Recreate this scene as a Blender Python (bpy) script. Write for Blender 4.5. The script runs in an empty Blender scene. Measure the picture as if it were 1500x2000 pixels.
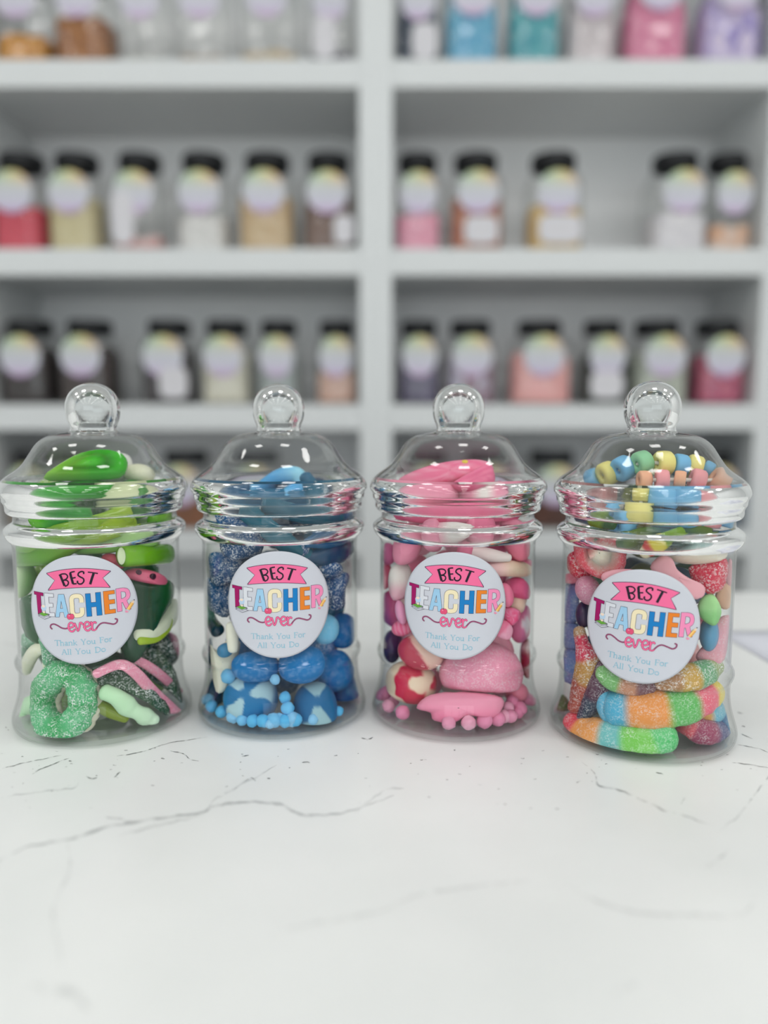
import bpy, math, random
from mathutils import Vector, Matrix, noise
from math import sin, cos, pi, sqrt, atan2, asin, atan, tan

sc = bpy.context.scene
COL = sc.collection
# ------------------------------------------------------------------ camera
TOP = 0.90                       # counter height
TH = 0.1125                      # camera pitch (down)
FPX = 1500.0
CAM = Vector((0, 0, TOP + 0.150))
cd = bpy.data.cameras.new('camera')
cam = bpy.data.objects.new('camera', cd); COL.objects.link(cam)
cam.location = CAM
cam.rotation_euler = (pi/2 - TH, 0, 0)
cd.sensor_fit = 'VERTICAL'; cd.sensor_height = 36.0; cd.lens = 27.0
cd.clip_start = 0.01; cd.clip_end = 50
cd.dof.use_dof = True; cd.dof.focus_distance = 0.355; cd.dof.aperture_fstop = 2.8
sc.camera = cam
# ------------------------------------------------------------------ world, exposure
w = bpy.data.worlds.new('world'); sc.world = w; w.use_nodes = True
w.node_tree.nodes['Background'].inputs[0].default_value = (0.8, 0.85, 0.9, 1)
w.node_tree.nodes['Background'].inputs[1].default_value = 0.3
sc.view_settings.view_transform = 'Standard'; sc.view_settings.look = 'None'
sc.view_settings.gamma = 1; sc.view_settings.use_curve_mapping = False
sc.view_settings.exposure = 0.0
PANEL_L = 10.4
FILL_L = 2.3  # strength of the added fill pane behind the camera
sc.cycles.transparent_max_bounces = 40
sc.cycles.max_bounces = 14; sc.cycles.transmission_bounces = 12; sc.cycles.diffuse_bounces = 4; sc.cycles.glossy_bounces = 4
sc.cycles.use_denoising = True
sc.cycles.sample_clamp_indirect = 4.0

# ------------------------------------------------------------------ helpers
def lin(v):
    v /= 255.0
    return v/12.92 if v <= 0.04045 else ((v+0.055)/1.055)**2.4
def C(r, g, b): return (lin(r), lin(g), lin(b), 1.0)
def mix(a, b, t):
    t = max(0.0, min(1.0, t))
    return tuple(a[i]*(1-t)+b[i]*t for i in range(4))
def sm(a, b, x):
    t = max(0.0, min(1.0, (x-a)/(b-a))); return t*t*(3-2*t)

R3 = Vector((1, 0, 0)); U3 = Vector((0, sin(TH), cos(TH))); F3 = Vector((0, cos(TH), -sin(TH)))
def ray(px, py): return R3*((px-750)/FPX) + U3*((1000-py)/FPX) + F3
def at_y(px, py, Y):
    d = ray(px, py); return CAM + d*((Y-CAM.y)/d.y)
def on_top(px, py, z=TOP):
    d = ray(px, py); return CAM + d*((z-CAM.z)/d.z)

def tag(o, label=None, cat=None, group=None, kind=None):
    if label: o['label'] = label
    if cat: o['category'] = cat
    if group: o['group'] = group
    if kind: o['kind'] = kind
    return o
def mesh_obj(name, V, Fc, mats, parent=None, smooth=True, cols=None, mi=None, org=None):
    """one mesh object; V in parent space. org: move the origin there."""
    if org is not None: V = [Vector(v)-org for v in V]
    me = bpy.data.meshes.new(name)
    me.from_pydata([tuple(v) for v in V], [], Fc)
    if not isinstance(mats, (list, tuple)): mats = [mats]
    for m in mats: me.materials.append(m)
    if mi: me.polygons.foreach_set('material_index', mi)
    me.polygons.foreach_set('use_smooth', [smooth]*len(me.polygons))
    if cols:
        a = me.color_attributes.new('Col', 'FLOAT_COLOR', 'POINT')
        flat = [c for q in cols for c in q]
        a.data.foreach_set('color', flat)
    me.update()
    o = bpy.data.objects.new(name, me); COL.objects.link(o)
    if org is not None: o.location = org
    if parent: o.parent = parent
    return o
def empty(name, loc):
    o = bpy.data.objects.new(name, None); COL.objects.link(o); o.location = loc
    o.empty_display_size = 0.01
    return o
def box(x0, x1, y0, y1, z0, z1, b=0.0):
    if b <= 0:
        V = [(x, y, z) for z in (z0, z1) for y in (y0, y1) for x in (x0, x1)]
        return V, [(0, 2, 3, 1), (4, 5, 7, 6), (0, 1, 5, 4), (2, 6, 7, 3), (0, 4, 6, 2), (1, 3, 7, 5)]
    # chamfered on all edges
    import bmesh
    bm = bmesh.new(); V, Fc = box(x0, x1, y0, y1, z0, z1)
    vs = [bm.verts.new(v) for v in V]
    for f in Fc: bm.faces.new([vs[i] for i in f])
    bmesh.ops.bevel(bm, geom=bm.edges[:], offset=b, segments=2, affect='EDGES', profile=0.6)
    bm.verts.index_update()
    V = [v.co.copy() for v in bm.verts]; Fc = [[v.index for v in f.verts] for f in bm.faces]
    bm.free(); return V, Fc
class MB:
    def __init__(s): s.V = []; s.F = []; s.M = []; s.C = []
    def add(s, V, Fc, m=0, col=None):
        n = len(s.V); s.V += [Vector(v) for v in V]; s.F += [[i+n for i in f] for f in Fc]; s.M += [m]*len(Fc)
        if col is not None: s.C += [col]*len(V)
        return s
def lathe(prof, n=96, close=False):
    V = []; Fc = []
    for (r, z) in prof:
        for k in range(n):
            a = 2*pi*k/n; V.append((r*cos(a), r*sin(a), z))
    for i in range(len(prof)-1):
        for k in range(n):
            k2 = (k+1) % n
            Fc.append((i*n+k, i*n+k2, (i+1)*n+k2, (i+1)*n+k))
    return V, Fc
def catmull(P, per):
    """P: list of equal-length tuples; returns interpolated list"""
    out = []
    n = len(P)
    for i in range(n-1):
        p0 = P[max(i-1, 0)]; p1 = P[i]; p2 = P[i+1]; p3 = P[min(i+2, n-1)]
        for k in range(per):
            t = k/per
            out.append(tuple(0.5*((2*b)+(-a+c)*t+(2*a-5*b+4*c-d)*t*t+(-a+3*b-3*c+d)*t**3) for a, b, c, d in zip(p0, p1, p2, p3)))
    out.append(tuple(P[-1])); return out
def catmull_closed(P, per):
    n = len(P); out = []
    for i in range(n):
        p0, p1, p2, p3 = P[i-1], P[i], P[(i+1) % n], P[(i+2) % n]
        for k in range(per):
            t = k/per
            out.append(tuple(0.5*((2*b)+(-a+c)*t+(2*a-5*b+4*c-d)*t*t+(-a+3*b-3*c+d)*t**3) for a, b, c, d in zip(p0, p1, p2, p3)))
    return out

# ------------------------------------------------------------------ materials
def new_mat(name):
    m = bpy.data.materials.new(name); m.use_nodes = True
    nt = m.node_tree; nt.nodes.clear()
    out = nt.nodes.new('ShaderNodeOutputMaterial')
    return m, nt, out
def plain(name, col, rough=0.5, spec=0.5, bump=0, bscale=200, metal=0):
    m, nt, out = new_mat(name)
    b = nt.nodes.new('ShaderNodeBsdfPrincipled')
    b.inputs['Base Color'].default_value = col; b.inputs['Roughness'].default_value = rough
    b.inputs['Specular IOR Level'].default_value = spec; b.inputs['Metallic'].default_value = metal
    nt.links.new(b.outputs[0], out.inputs[0])
    if bump:
        t = nt.nodes.new('ShaderNodeTexCoord'); n = nt.nodes.new('ShaderNodeTexNoise'); bp = nt.nodes.new('ShaderNodeBump')
        n.inputs['Scale'].default_value = bscale; bp.inputs['Strength'].default_value = bump; bp.inputs['Distance'].default_value = 0.001
        nt.links.new(t.outputs['Object'], n.inputs['Vector']); nt.links.new(n.outputs[0], bp.inputs['Height']); nt.links.new(bp.outputs[0], b.inputs['Normal'])
    return m
def emit(name, col, L):
    m, nt, out = new_mat(name); e = nt.nodes.new('ShaderNodeEmission')
    e.inputs[0].default_value = col; e.inputs[1].default_value = L; nt.links.new(e.outputs[0], out.inputs[0]); return m
def thin_plastic(name, f0, tint, edge, p=5.0, rough=0.015, wob=0.0):
    """thin clear wall: mirror part by viewing angle over a straight-through part, the wall longer to cross at grazing angles"""
    m, nt, out = new_mat(name); N = nt.nodes.new; L = nt.links.new
    lw = N('ShaderNodeLayerWeight'); lw.inputs['Blend'].default_value = 0.5
    pw = N('ShaderNodeMath'); pw.operation = 'POWER'; L(lw.outputs['Facing'], pw.inputs[0]); pw.inputs[1].default_value = p
    ma = N('ShaderNodeMath'); ma.operation = 'MULTIPLY_ADD'; L(pw.outputs[0], ma.inputs[0]); ma.inputs[1].default_value = 1-f0; ma.inputs[2].default_value = f0
    p2 = N('ShaderNodeMath'); p2.operation = 'POWER'; L(lw.outputs['Facing'], p2.inputs[0]); p2.inputs[1].default_value = 4
    cm = N('ShaderNodeMix'); cm.data_type = 'RGBA'; L(p2.outputs[0], cm.inputs[0]); cm.inputs[6].default_value = tint; cm.inputs[7].default_value = edge
    tr = N('ShaderNodeBsdfTransparent'); L(cm.outputs[2], tr.inputs[0])
    gl = N('ShaderNodeBsdfGlossy'); gl.inputs['Roughness'].default_value = rough
    if wob:
        t = N('ShaderNodeTexCoord'); n = N('ShaderNodeTexNoise'); n.inputs['Scale'].default_value = 90; bp = N('ShaderNodeBump')
        bp.inputs['Strength'].default_value = wob; bp.inputs['Distance'].default_value = 0.0006
        L(t.outputs['Object'], n.inputs['Vector']); L(n.outputs[0], bp.inputs['Height']); L(bp.outputs[0], gl.inputs['Normal'])
    mx = N('ShaderNodeMixShader'); L(ma.outputs[0], mx.inputs[0]); L(tr.outputs[0], mx.inputs[1]); L(gl.outputs[0], mx.inputs[2])
    L(mx.outputs[0], out.inputs[0]); return m
def sweet(name, kind):
    """sweets take their own colour from the mesh's colour attribute"""
    m, nt, out = new_mat(name); N = nt.nodes.new; L = nt.links.new
    a = N('ShaderNodeAttribute'); a.attribute_name = 'Col'
    b = N('ShaderNodeBsdfPrincipled'); t = N('ShaderNodeTexCoord')
    bp = N('ShaderNodeBump')
    L(b.outputs[0], out.inputs[0])
    b.inputs['Specular IOR Level'].default_value = 0.35; b.inputs['Subsurface Radius'].default_value = (1, 1, 1); b.inputs['Subsurface Scale'].default_value = 0.0025
    if kind == 'gum':
        b.inputs['Roughness'].default_value = 0.16; b.inputs['Subsurface Weight'].default_value = 0.45
        b.inputs['Subsurface Scale'].default_value = 0.004
        n = N('ShaderNodeTexNoise'); n.inputs['Scale'].default_value = 160; L(t.outputs['Object'], n.inputs['Vector'])
        bp.inputs['Strength'].default_value = 0.12; bp.inputs['Distance'].default_value = 0.001
        L(n.outputs[0], bp.inputs['Height']); L(a.outputs['Color'], b.inputs['Base Color'])
    elif kind in ('foam', 'dust'):
        b.inputs['Roughness'].default_value = 0.55 if kind == 'foam' else 0.75
        b.inputs['Subsurface Weight'].default_value = 0.2
        b.inputs['Specular IOR Level'].default_value = 0.3
        n = N('ShaderNodeTexNoise'); n.inputs['Scale'].default_value = 260 if kind == 'foam' else 330; n.inputs['Detail'].default_value = 5
        L(t.outputs['Object'], n.inputs['Vector'])
        bp.inputs['Strength'].default_value = 0.15 if kind == 'foam' else 0.3; bp.inputs['Distance'].default_value = 0.0008
        L(n.outputs[0], bp.inputs['Height'])
        if kind == 'dust':
            r = N('ShaderNodeMapRange'); r.inputs[1].default_value = 0.48; r.inputs[2].default_value = 0.72; r.inputs[4].default_value = 0.14
            L(n.outputs[0], r.inputs[0]); mx = N('ShaderNodeMix'); mx.data_type = 'RGBA'
            L(r.outputs[0], mx.inputs[0]); L(a.outputs['Color'], mx.inputs[6]); mx.inputs[7].default_value = (0.75, 0.85, 0.92, 1)
            L(mx.outputs[2], b.inputs['Base Color'])
        else: L(a.outputs['Color'], b.inputs['Base Color'])
    else:   # sugar
        b.inputs['Roughness'].default_value = 0.42; b.inputs['Subsurface Weight'].default_value = 0.25
        v = N('ShaderNodeTexVoronoi'); v.inputs['Scale'].default_value = 1750 if kind == 'sugar' else 2000
        L(t.outputs['Object'], v.inputs['Vector'])
        sp = N('ShaderNodeSeparateColor'); L(v.outputs['Color'], sp.inputs[0])
        r = N('ShaderNodeMapRange'); r.inputs[1].default_value = 0.5; r.inputs[2].default_value = 0.95
        r.inputs[4].default_value = 0.85 if kind == 'sugar' else 0.42
        L(sp.outputs[0], r.inputs[0])
        n2 = N('ShaderNodeTexNoise'); n2.inputs['Scale'].default_value = 220; L(t.outputs['Object'], n2.inputs['Vector'])
        r2 = N('ShaderNodeMapRange'); r2.inputs[1].default_value = 0.28; r2.inputs[2].default_value = 0.62; L(n2.outputs[0], r2.inputs[0])
        mu = N('ShaderNodeMath'); mu.operation = 'MULTIPLY'; L(r.outputs[0], mu.inputs[0]); L(r2.outputs[0], mu.inputs[1])
        mx = N('ShaderNodeMix'); mx.data_type = 'RGBA'
        L(mu.outputs[0], mx.inputs[0]); L(a.outputs['Color'], mx.inputs[6]); mx.inputs[7].default_value = (0.9, 0.92, 0.92, 1)
        L(mx.outputs[2], b.inputs['Base Color'])
        bp.inputs['Strength'].default_value = 0.7 if kind == 'sugar' else 0.45; bp.inputs['Distance'].default_value = 0.0006
        L(sp.outputs[1], bp.inputs['Height'])
    L(bp.outputs[0], b.inputs['Normal'])
    return m
M = {}
M['gum'] = sweet('glossy_jelly', 'gum'); M['foam'] = sweet('foam_sweet', 'foam'); M['dust'] = sweet('dusted_sweet', 'dust')
M['sugar'] = sweet('sugared_jelly', 'sugar'); M['fine'] = sweet('fine_sugared_sweet', 'fine')
M['pet'] = thin_plastic('clear_plastic', 0.02, (0.996, 0.998, 0.996, 1), (0.93, 0.95, 0.945, 1), 4.6, 0.008, 0.05)
M['petlid'] = thin_plastic('clear_plastic_lid', 0.04, (0.996, 0.998, 0.996, 1), (0.9, 0.93, 0.925, 1), 3.6, 0.004, 0.03)
M['petbase'] = thin_plastic('clear_plastic_base', 0.05, (0.93, 0.94, 0.94, 1), (0.85, 0.87, 0.86, 1), 4.0)  # grey tint puts the dark of internal reflections into the base plastic
def clear_glass(name, ior=1.45):
    m, nt, out = new_mat(name); g = nt.nodes.new('ShaderNodeBsdfGlass'); g.inputs['IOR'].default_value = ior; g.inputs['Roughness'].default_value = 0.0
    g.inputs['Color'].default_value = (0.985, 0.99, 0.988, 1); nt.links.new(g.outputs[0], out.inputs[0]); return m
M['petsolid'] = clear_glass('clear_moulded_plastic')
M['shelfpet'] = thin_plastic('storage_jar_plastic', 0.05, (0.965, 0.97, 0.965, 1), (0.78, 0.8, 0.8, 1), 4.0, 0.05)
M['shelfback'] = plain('brightened_back_board', C(246, 247, 248), 0.5, 0.4)  # paler than the shelves to make up for light the back panel lacks
M['shelf'] = plain('white_shelf_laminate', C(225, 228, 229), 0.45, 0.4, 0.05, 300)
M['wall'] = plain('painted_wall', C(234, 236, 236), 0.8, 0.3, 0.15, 120)
M['ceil'] = plain('ceiling_tile', C(238, 238, 238), 0.9, 0.2, 0.3, 250)
M['floor'] = plain('grey_vinyl_floor', C(196, 196, 192), 0.45, 0.4, 0.1, 60)
M['black'] = plain('black_plastic_lid', C(22, 24, 28), 0.45, 0.4, 0.1, 300)
M['paper'] = plain('white_paper', C(226, 228, 238), 0.6, 0.2)
M['ink'] = plain('pale_grey_print', C(198, 202, 214), 0.7, 0.1)
M['frame'] = plain('light_frame', C(235, 235, 235), 0.4)
M['fill_glow'] = emit('added_fill_glow', (0.9, 0.97, 1.0, 1), FILL_L)
M['panel'] = emit('led_panel_glow', (1.0, 0.99, 0.965, 1), PANEL_L)

def marble():
    m, nt, out = new_mat('white_marble_laminate'); N = nt.nodes.new; L = nt.links.new
    b = N('ShaderNodeBsdfPrincipled'); L(b.outputs[0], out.inputs[0])
    b.inputs['Roughness'].default_value = 0.33; b.inputs['Specular IOR Level'].default_value = 0.35
    t = N('ShaderNodeTexCoord'); n = N('ShaderNodeTexNoise'); n.inputs['Scale'].default_value = 7; n.inputs['Detail'].default_value = 6
    L(t.outputs['Object'], n.inputs['Vector'])
    r = N('ShaderNodeValToRGB'); r.color_ramp.elements[0].position = 0.3; r.color_ramp.elements[0].color = C(229, 232, 231)
    r.color_ramp.elements[1].position = 0.62; r.color_ramp.elements[1].color = C(241, 243, 242)
    L(n.outputs[0], r.inputs[0]); L(r.outputs[0], b.inputs['Base Color'])
    n2 = N('ShaderNodeTexNoise'); n2.inputs['Scale'].default_value = 120; n2.inputs['Detail'].default_value = 4; L(t.outputs['Object'], n2.inputs['Vector'])
    bp = N('ShaderNodeBump'); bp.inputs['Strength'].default_value = 0.12; bp.inputs['Distance'].default_value = 0.0008
    L(n2.outputs[0], bp.inputs['Height']); L(bp.outputs[0], b.inputs['Normal'])
    return m
M['marble'] = marble()
def vein_mat(name, col, nscale):
    """inlaid vein: its strength is in the colour attribute, broken up by noise"""
    m, nt, out = new_mat(name); N = nt.nodes.new; L = nt.links.new
    a = N('ShaderNodeAttribute'); a.attribute_name = 'Col'; t = N('ShaderNodeTexCoord')
    n = N('ShaderNodeTexNoise'); n.inputs['Scale'].default_value = nscale; n.inputs['Detail'].default_value = 3; L(t.outputs['Object'], n.inputs['Vector'])
    r = N('ShaderNodeMapRange'); r.inputs[1].default_value = 0.36; r.inputs[2].default_value = 0.6; L(n.outputs[0], r.inputs[0])
    mu = N('ShaderNodeMath'); mu.operation = 'MULTIPLY'; L(r.outputs[0], mu.inputs[0]); L(a.outputs['Fac'], mu.inputs[1])
    d = N('ShaderNodeBsdfPrincipled'); d.inputs['Base Color'].default_value = col; d.inputs['Roughness'].default_value = 0.4
    tr = N('ShaderNodeBsdfTransparent'); mx = N('ShaderNodeMixShader')
    L(mu.outputs[0], mx.inputs[0]); L(tr.outputs[0], mx.inputs[1]); L(d.outputs[0], mx.inputs[2]); L(mx.outputs[0], out.inputs[0]); return m
M['vein'] = vein_mat('grey_vein', C(120, 126, 128), 160)
M['speck'] = vein_mat('dark_speck', C(62, 66, 68), 420)

# ------------------------------------------------------------------ the room
def struct(name, V, Fc, m, smooth=False):
    return tag(mesh_obj(name, V, Fc, m, smooth=smooth), kind='structure')
XL, XR, YB, YF, ZC = -3.0, 3.0, -6.4, 1.66, 2.75
struct('floor', *box(XL-.1, XR+.1, YB-.1, YF+.1, -0.05, 0), M['floor'])
struct('ceiling', *box(XL-.1, XR+.1, YB-.1, YF+.1, ZC, ZC+.05), M['ceil'])
struct('wall_back', *box(XL-.1, XR+.1, YF, YF+.1, 0, ZC), M['wall'])
struct('wall_left', *box(XL-.1, XL, YB, YF, 0, ZC), M['wall'])
struct('wall_right', *box(XR, XR+.1, YB, YF, 0, ZC), M['wall'])
struct('wall_front', *box(XL-.1, XR+.1, YB-.1, YB, 0, ZC), M['wall'])
wv = tag(mesh_obj('fill_light_pane', [(-2.5, YB+.012, .55), (2.5, YB+.012, .55), (2.5, YB+.012, 2.45), (-2.5, YB+.012, 2.45)], [(0, 3, 2, 1)], M['fill_glow'], smooth=False), kind='structure')  # unseen glowing pane, added to throw low frontal light into the shelves
mb = MB()
for x in (-2.5, -1.25, 0, 1.25, 2.5): mb.add(*box(x-.03, x+.03, YB+.001, YB+.05, .52, 2.48))
for z in (.55, 2.45): mb.add(*box(-2.53, 2.53, YB+.001, YB+.05, z-.03, z+.03))
mesh_obj('fill_pane_frame', mb.V, mb.F, M['frame'], wv, False)  # bars and border of the added fill pane
pl = [(x, y) for y in (-4.7, -3.5, -2.5, -1.6, -0.75, 0.15) for x in (-1.9, -0.85, 0.2, 1.25, 2.3)]
side = ['nearest the left wall', 'left of the middle', 'in the middle', 'right of the middle', 'nearest the right wall']
rowt = ['first row from the front wall', 'second row from the front wall', 'third row from the front wall', 'third row from the shelves', 'second row from the shelves', 'row nearest the shelves']
for i, (x, y) in enumerate(pl):
    e = empty('ceiling_light', (x, y, ZC))
    lb = 'square white ceiling panel light, %s, %s' % (rowt[i//5], side[i % 5])
    tag(e, lb, 'ceiling light', 'square light panels in the ceiling')
    h = 0.16
    mesh_obj('diffuser', [(-h, -h, -.006), (h, -h, -.006), (h, h, -.006), (-h, h, -.006)], [(0, 3, 2, 1)], M['panel'], e, False)
    mb = MB()
    mb.add(*box(-.175, .175, -.175, -.16, -.012, 0)); mb.add(*box(-.175, .175, .16, .175, -.012, 0))
    mb.add(*box(-.175, -.16, -.16, .16, -.012, 0)); mb.add(*box(.16, .175, -.16, .16, -.012, 0))
    mesh_obj('frame', mb.V, mb.F, M['frame'], e, False)

# ------------------------------------------------------------------ counter with marble pattern
ct = empty('counter', (0, 0.2, 0)); tag(ct, 'white marble effect counter top that the four sweet jars stand on', 'counter')
Minv = Vector((0, 0.2, 0))
mb = MB()
yl, yr = 0.703, 0.681
V = [(-1.2, -.35, TOP-.04), (1.2, -.35, TOP-.04), (1.2, yr-.03, TOP-.04), (-1.2, yl+.03, TOP-.04)]
Vt, Ft = box(-1.2, 1.2, -.35, .69, TOP-.04, TOP, 0.003)
Vt = [(x, y - 0.0166*x*(1 if y > 0.3 else 0), z) for x, y, z in Vt]
mb.add(Vt, Ft, 0, (0, 0, 0, 1))
random.seed(5)
def vein(pts, wpx, s, m=1, jit=1.0):
    P = catmull([tuple(p) for p in pts], 14); s = s*(.5 if m == 1 else .85)
    n = len(P); V = []; cl = []; Fc = []
    for i, (x, y) in enumerate(P):
        x += jit*2.2*noise.noise(Vector((x*.06, y*.06, 1.3))); y += jit*2.6*noise.noise(Vector((x*.07, y*.07, 7.7)))
        a = P[max(i-1, 0)]; b = P[min(i+1, n-1)]
        tx, ty = b[0]-a[0], b[1]-a[1]; l = math.hypot(tx, ty) or 1
        wd = wpx*(0.7+0.6*abs(noise.noise(Vector((i*.23, wpx, s)))))*min(1, 4*i/n+.15, 4*(n-1-i)/n+.15)
        for k, e in ((-1, 0), (-.3, 1), (.3, 1), (1, 0)):
            q = on_top(x - ty/l*wd*k, y + tx/l*wd*k); V.append((q.x, q.y, TOP+.00012)); v = s*e; cl.append((v, v, v, 1))
        if i:
            for k in range(3):
                o = (i-1)*4+k; Fc.append((o, o+1, o+5, o+4))
    mb.add(V, Fc, m); mb.C += cl
for p, wd, s in [
    ([(-60, 1706), (0, 1680), (45, 1658), (100, 1645), (150, 1636), (215, 1615), (300, 1600), (390, 1588), (415, 1575), (450, 1570), (500, 1567), (550, 1572), (590, 1592), (660, 1590), (720, 1572), (770, 1555)], 5, .62),
    ([(230, 1632), (300, 1615), (340, 1606), (400, 1590)], 4, .4),
    ([(405, 1580), (420, 1562), (450, 1545), (480, 1526), (500, 1520), (540, 1495)], 4, .45),
    ([(130, 1640), (136, 1700), (104, 1780), (116, 1860), (120, 1900)], 5, .25),
    ([(1135, 1488), (1160, 1510), (1170, 1535), (1200, 1540), (1230, 1552), (1290, 1580), (1340, 1595), (1395, 1614)], 3.4, .75),
    ([(1400, 1628), (1440, 1595), (1465, 1565), (1495, 1525), (1540, 1480)], 3, .6),
    ([(1378, 1698), (1400, 1680), (1425, 1660)], 4, .4),
    ([(740, 1784), (810, 1752), (870, 1740), (940, 1730), (1035, 1720)], 6, .28),
    ([(1110, 1730), (1170, 1762), (1250, 1783), (1350, 1788), (1450, 1785), (1475, 1745)], 6, .3),
    ([(690, 1590), (750, 1545), (790, 1540)], 4, .3),
    ([(560, 1815), (640, 1800), (750, 1780)], 6, .22),
    ([(60, 1925), (140, 1940), (175, 1975)], 14, .3), ([(1190, 1945), (1225, 1930), (1245, 1918)], 9, .3),
    ([(0, 1560), (60, 1548), (140, 1540), (152, 1527)], 2.5, .45), ([(205, 1596), (245, 1601)], 3, .45)]:
    vein(p, wd, s)
for p, wd, s in [
    ([(62, 1512), (85, 1500), (135, 1481)], 1.4, .9), ([(228, 1478), (280, 1468), (330, 1452), (405, 1440)], 1.3, .8),
    ([(333, 1467), (358, 1472), (370, 1482), (388, 1487)], 1.4, .9), ([(0, 1502), (60, 1488), (120, 1476)], 1.3, .7),
    ([(222, 1520), (230, 1512), (236, 1508)], 2.2, .9), ([(168, 1517), (180, 1521), (190, 1519)], 2.2, .8),
    ([(1440, 1455), (1480, 1462), (1500, 1470)], 1.2, .8), ([(1430, 1490), (1470, 1494), (1510, 1502)], 1.2, .7),
    ([(1280, 1508), (1296, 1514)], 1.6, .8), ([(1125, 1530), (1134, 1525)], 2, .7), ([(470, 1478), (486, 1475)], 1.8, .8),
    ([(590, 1490), (600, 1488), (606, 1492)], 2.4, .7), ([(705, 1441), (718, 1444), (728, 1440)], 2, .8),
    ([(1330, 1572), (1338, 1558)], 1.6, .4), ([(480, 1525), (492, 1520), (500, 1527)], 1.8, .6),
    ([(10, 1420), (18, 1428)], 1.3, .7), ([(5, 1255), (40, 1262), (70, 1258)], 1.2, .35), ([(1440, 1390), (1455, 1396)], 1.3, .8),
    ([(1448, 1418), (1455, 1420)], 2, .9), ([(1446, 1432), (1470, 1444)], 1.2, .8)]:
    vein(p, wd, s, 2, .6)
for i in range(85):
    x = random.uniform(0, 1500); y = random.triangular(1452, 1600, 1480)
    l = random.uniform(2, 8); a = random.uniform(-.5, .3)
    vein([(x, y), (x+l*.5*cos(a), y+l*.3*sin(a)+random.uniform(-1, 1)), (x+l*cos(a), y+l*.5*sin(a))], random.uniform(.8, 2), random.uniform(.3, .9), 2, .3)
mb.V = [v-Minv for v in mb.V]
mesh_obj('worktop', mb.V, mb.F, [M['marble'], M['vein'], M['speck']], ct, False, cols=mb.C, mi=mb.M)
for (x0, x1, y0, y1, nm) in [(-1.15, -1.12, -.3, .62, 'side_panel'), (1.12, 1.15, -.3, .62, 'side_panel'), (-1.12, 1.12, .60, .62, 'back_panel')]:
    mesh_obj(nm, *box(x0, x1, y0-.2, y1-.2, 0, TOP-.04), M['shelf'], ct, False)

# paper lying at the right end of the counter
q = [on_top(1300, 1178), on_top(1640, 1178), on_top(1640, 1376), on_top(1436, 1257)]
a0 = on_top(1436, 1257); b0 = on_top(1500, 1294); ex = (b0-a0).normalized(); ey = Vector((-ex.y, ex.x, 0))
a0 = a0 - ex*0.03
V = []; n = 12
for i in range(n+1):
    for j in range(n+1):
        p = a0 + ex*(0.21*i/n) + ey*(0.15*j/n); V.append((p.x, p.y, TOP+.0006+.0008*sin(i*.5)*sin(j*.4)**2))
Fc = [(i*(n+1)+j, (i+1)*(n+1)+j, (i+1)*(n+1)+j+1, i*(n+1)+j+1) for i in range(n) for j in range(n)]
ps = mesh_obj('paper_sheet', V, Fc, M['paper'], org=Vector((a0.x, a0.y, TOP)))
tag(ps, 'sheet of white printed paper lying on the counter behind the rainbow jar', 'paper')
md = ps.modifiers.new('thickness', 'SOLIDIFY'); md.thickness = 0.0003
mb = MB()
for k, (u0, u1, vv) in enumerate([(.03, .16, .125), (.03, .11, .112), (.03, .18, .09), (.03, .15, .08), (.03, .17, .07)]):
    c = [a0+ex*u+ey*v for u, v in ((u0, vv), (u1, vv), (u1, vv+.002), (u0, vv+.002))]
    mb.add([(p.x, p.y, TOP+.0019) for p in c], [(0, 1, 2, 3)])
pp = mesh_obj('print', [v-Vector((a0.x, a0.y, TOP)) for v in mb.V], mb.F, M['ink'], ps, False)

# ------------------------------------------------------------------ shelving
YS = 1.40; YBK = 1.635
sh = empty('shelving_unit', (0, YS, 0)); tag(sh, 'white open shelving unit filled with storage jars behind the counter', 'shelves')
O = Vector((0, YS, 0))
def part_box(nm, x0, x1, y0, y1, z0, z1, b=.0015):
    V, Fc = box(x0, x1, y0, y1, z0, z1, b); return mesh_obj(nm, [Vector(v)-O for v in V], Fc, M['shelfback' if nm == 'back_panel' else 'shelf'], sh, False)
xd0, xd1 = at_y(702, 500, YS).x, at_y(766, 500, YS).x
xl = at_y(-38, 500, YS).x; xr = at_y(1492, 500, YS).x
TOPZ = 2.06
part_box('side_panel', xl-.05, xl, YS, YBK, 0, TOPZ); part_box('side_panel', xr, xr+.05, YS, YBK, 0, TOPZ)
part_box('divider', xd0, xd1, YS, YBK, 0, TOPZ)
part_box('back_panel', xl-.05, xr+.05, YBK, YBK+.012, 0, TOPZ, 0)
SZ = {}
def zy(py): return at_y(750, py, YS).z
SZ = {'A': zy(115), 'B': zy(485), 'C': zy(790), 'D': zy(1036)}
levels = [TOPZ, SZ['A'], SZ['B'], SZ['C'], SZ['D'], SZ['D']-.27, SZ['D']-.54, .10]  # the topmost shelf, out of view, is added for its shade
for z in levels:
    for (a, b) in ((xl, xd0), (xd1, xr)): part_box('shelf', a, b, YS, YBK, z-.046, z)

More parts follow.
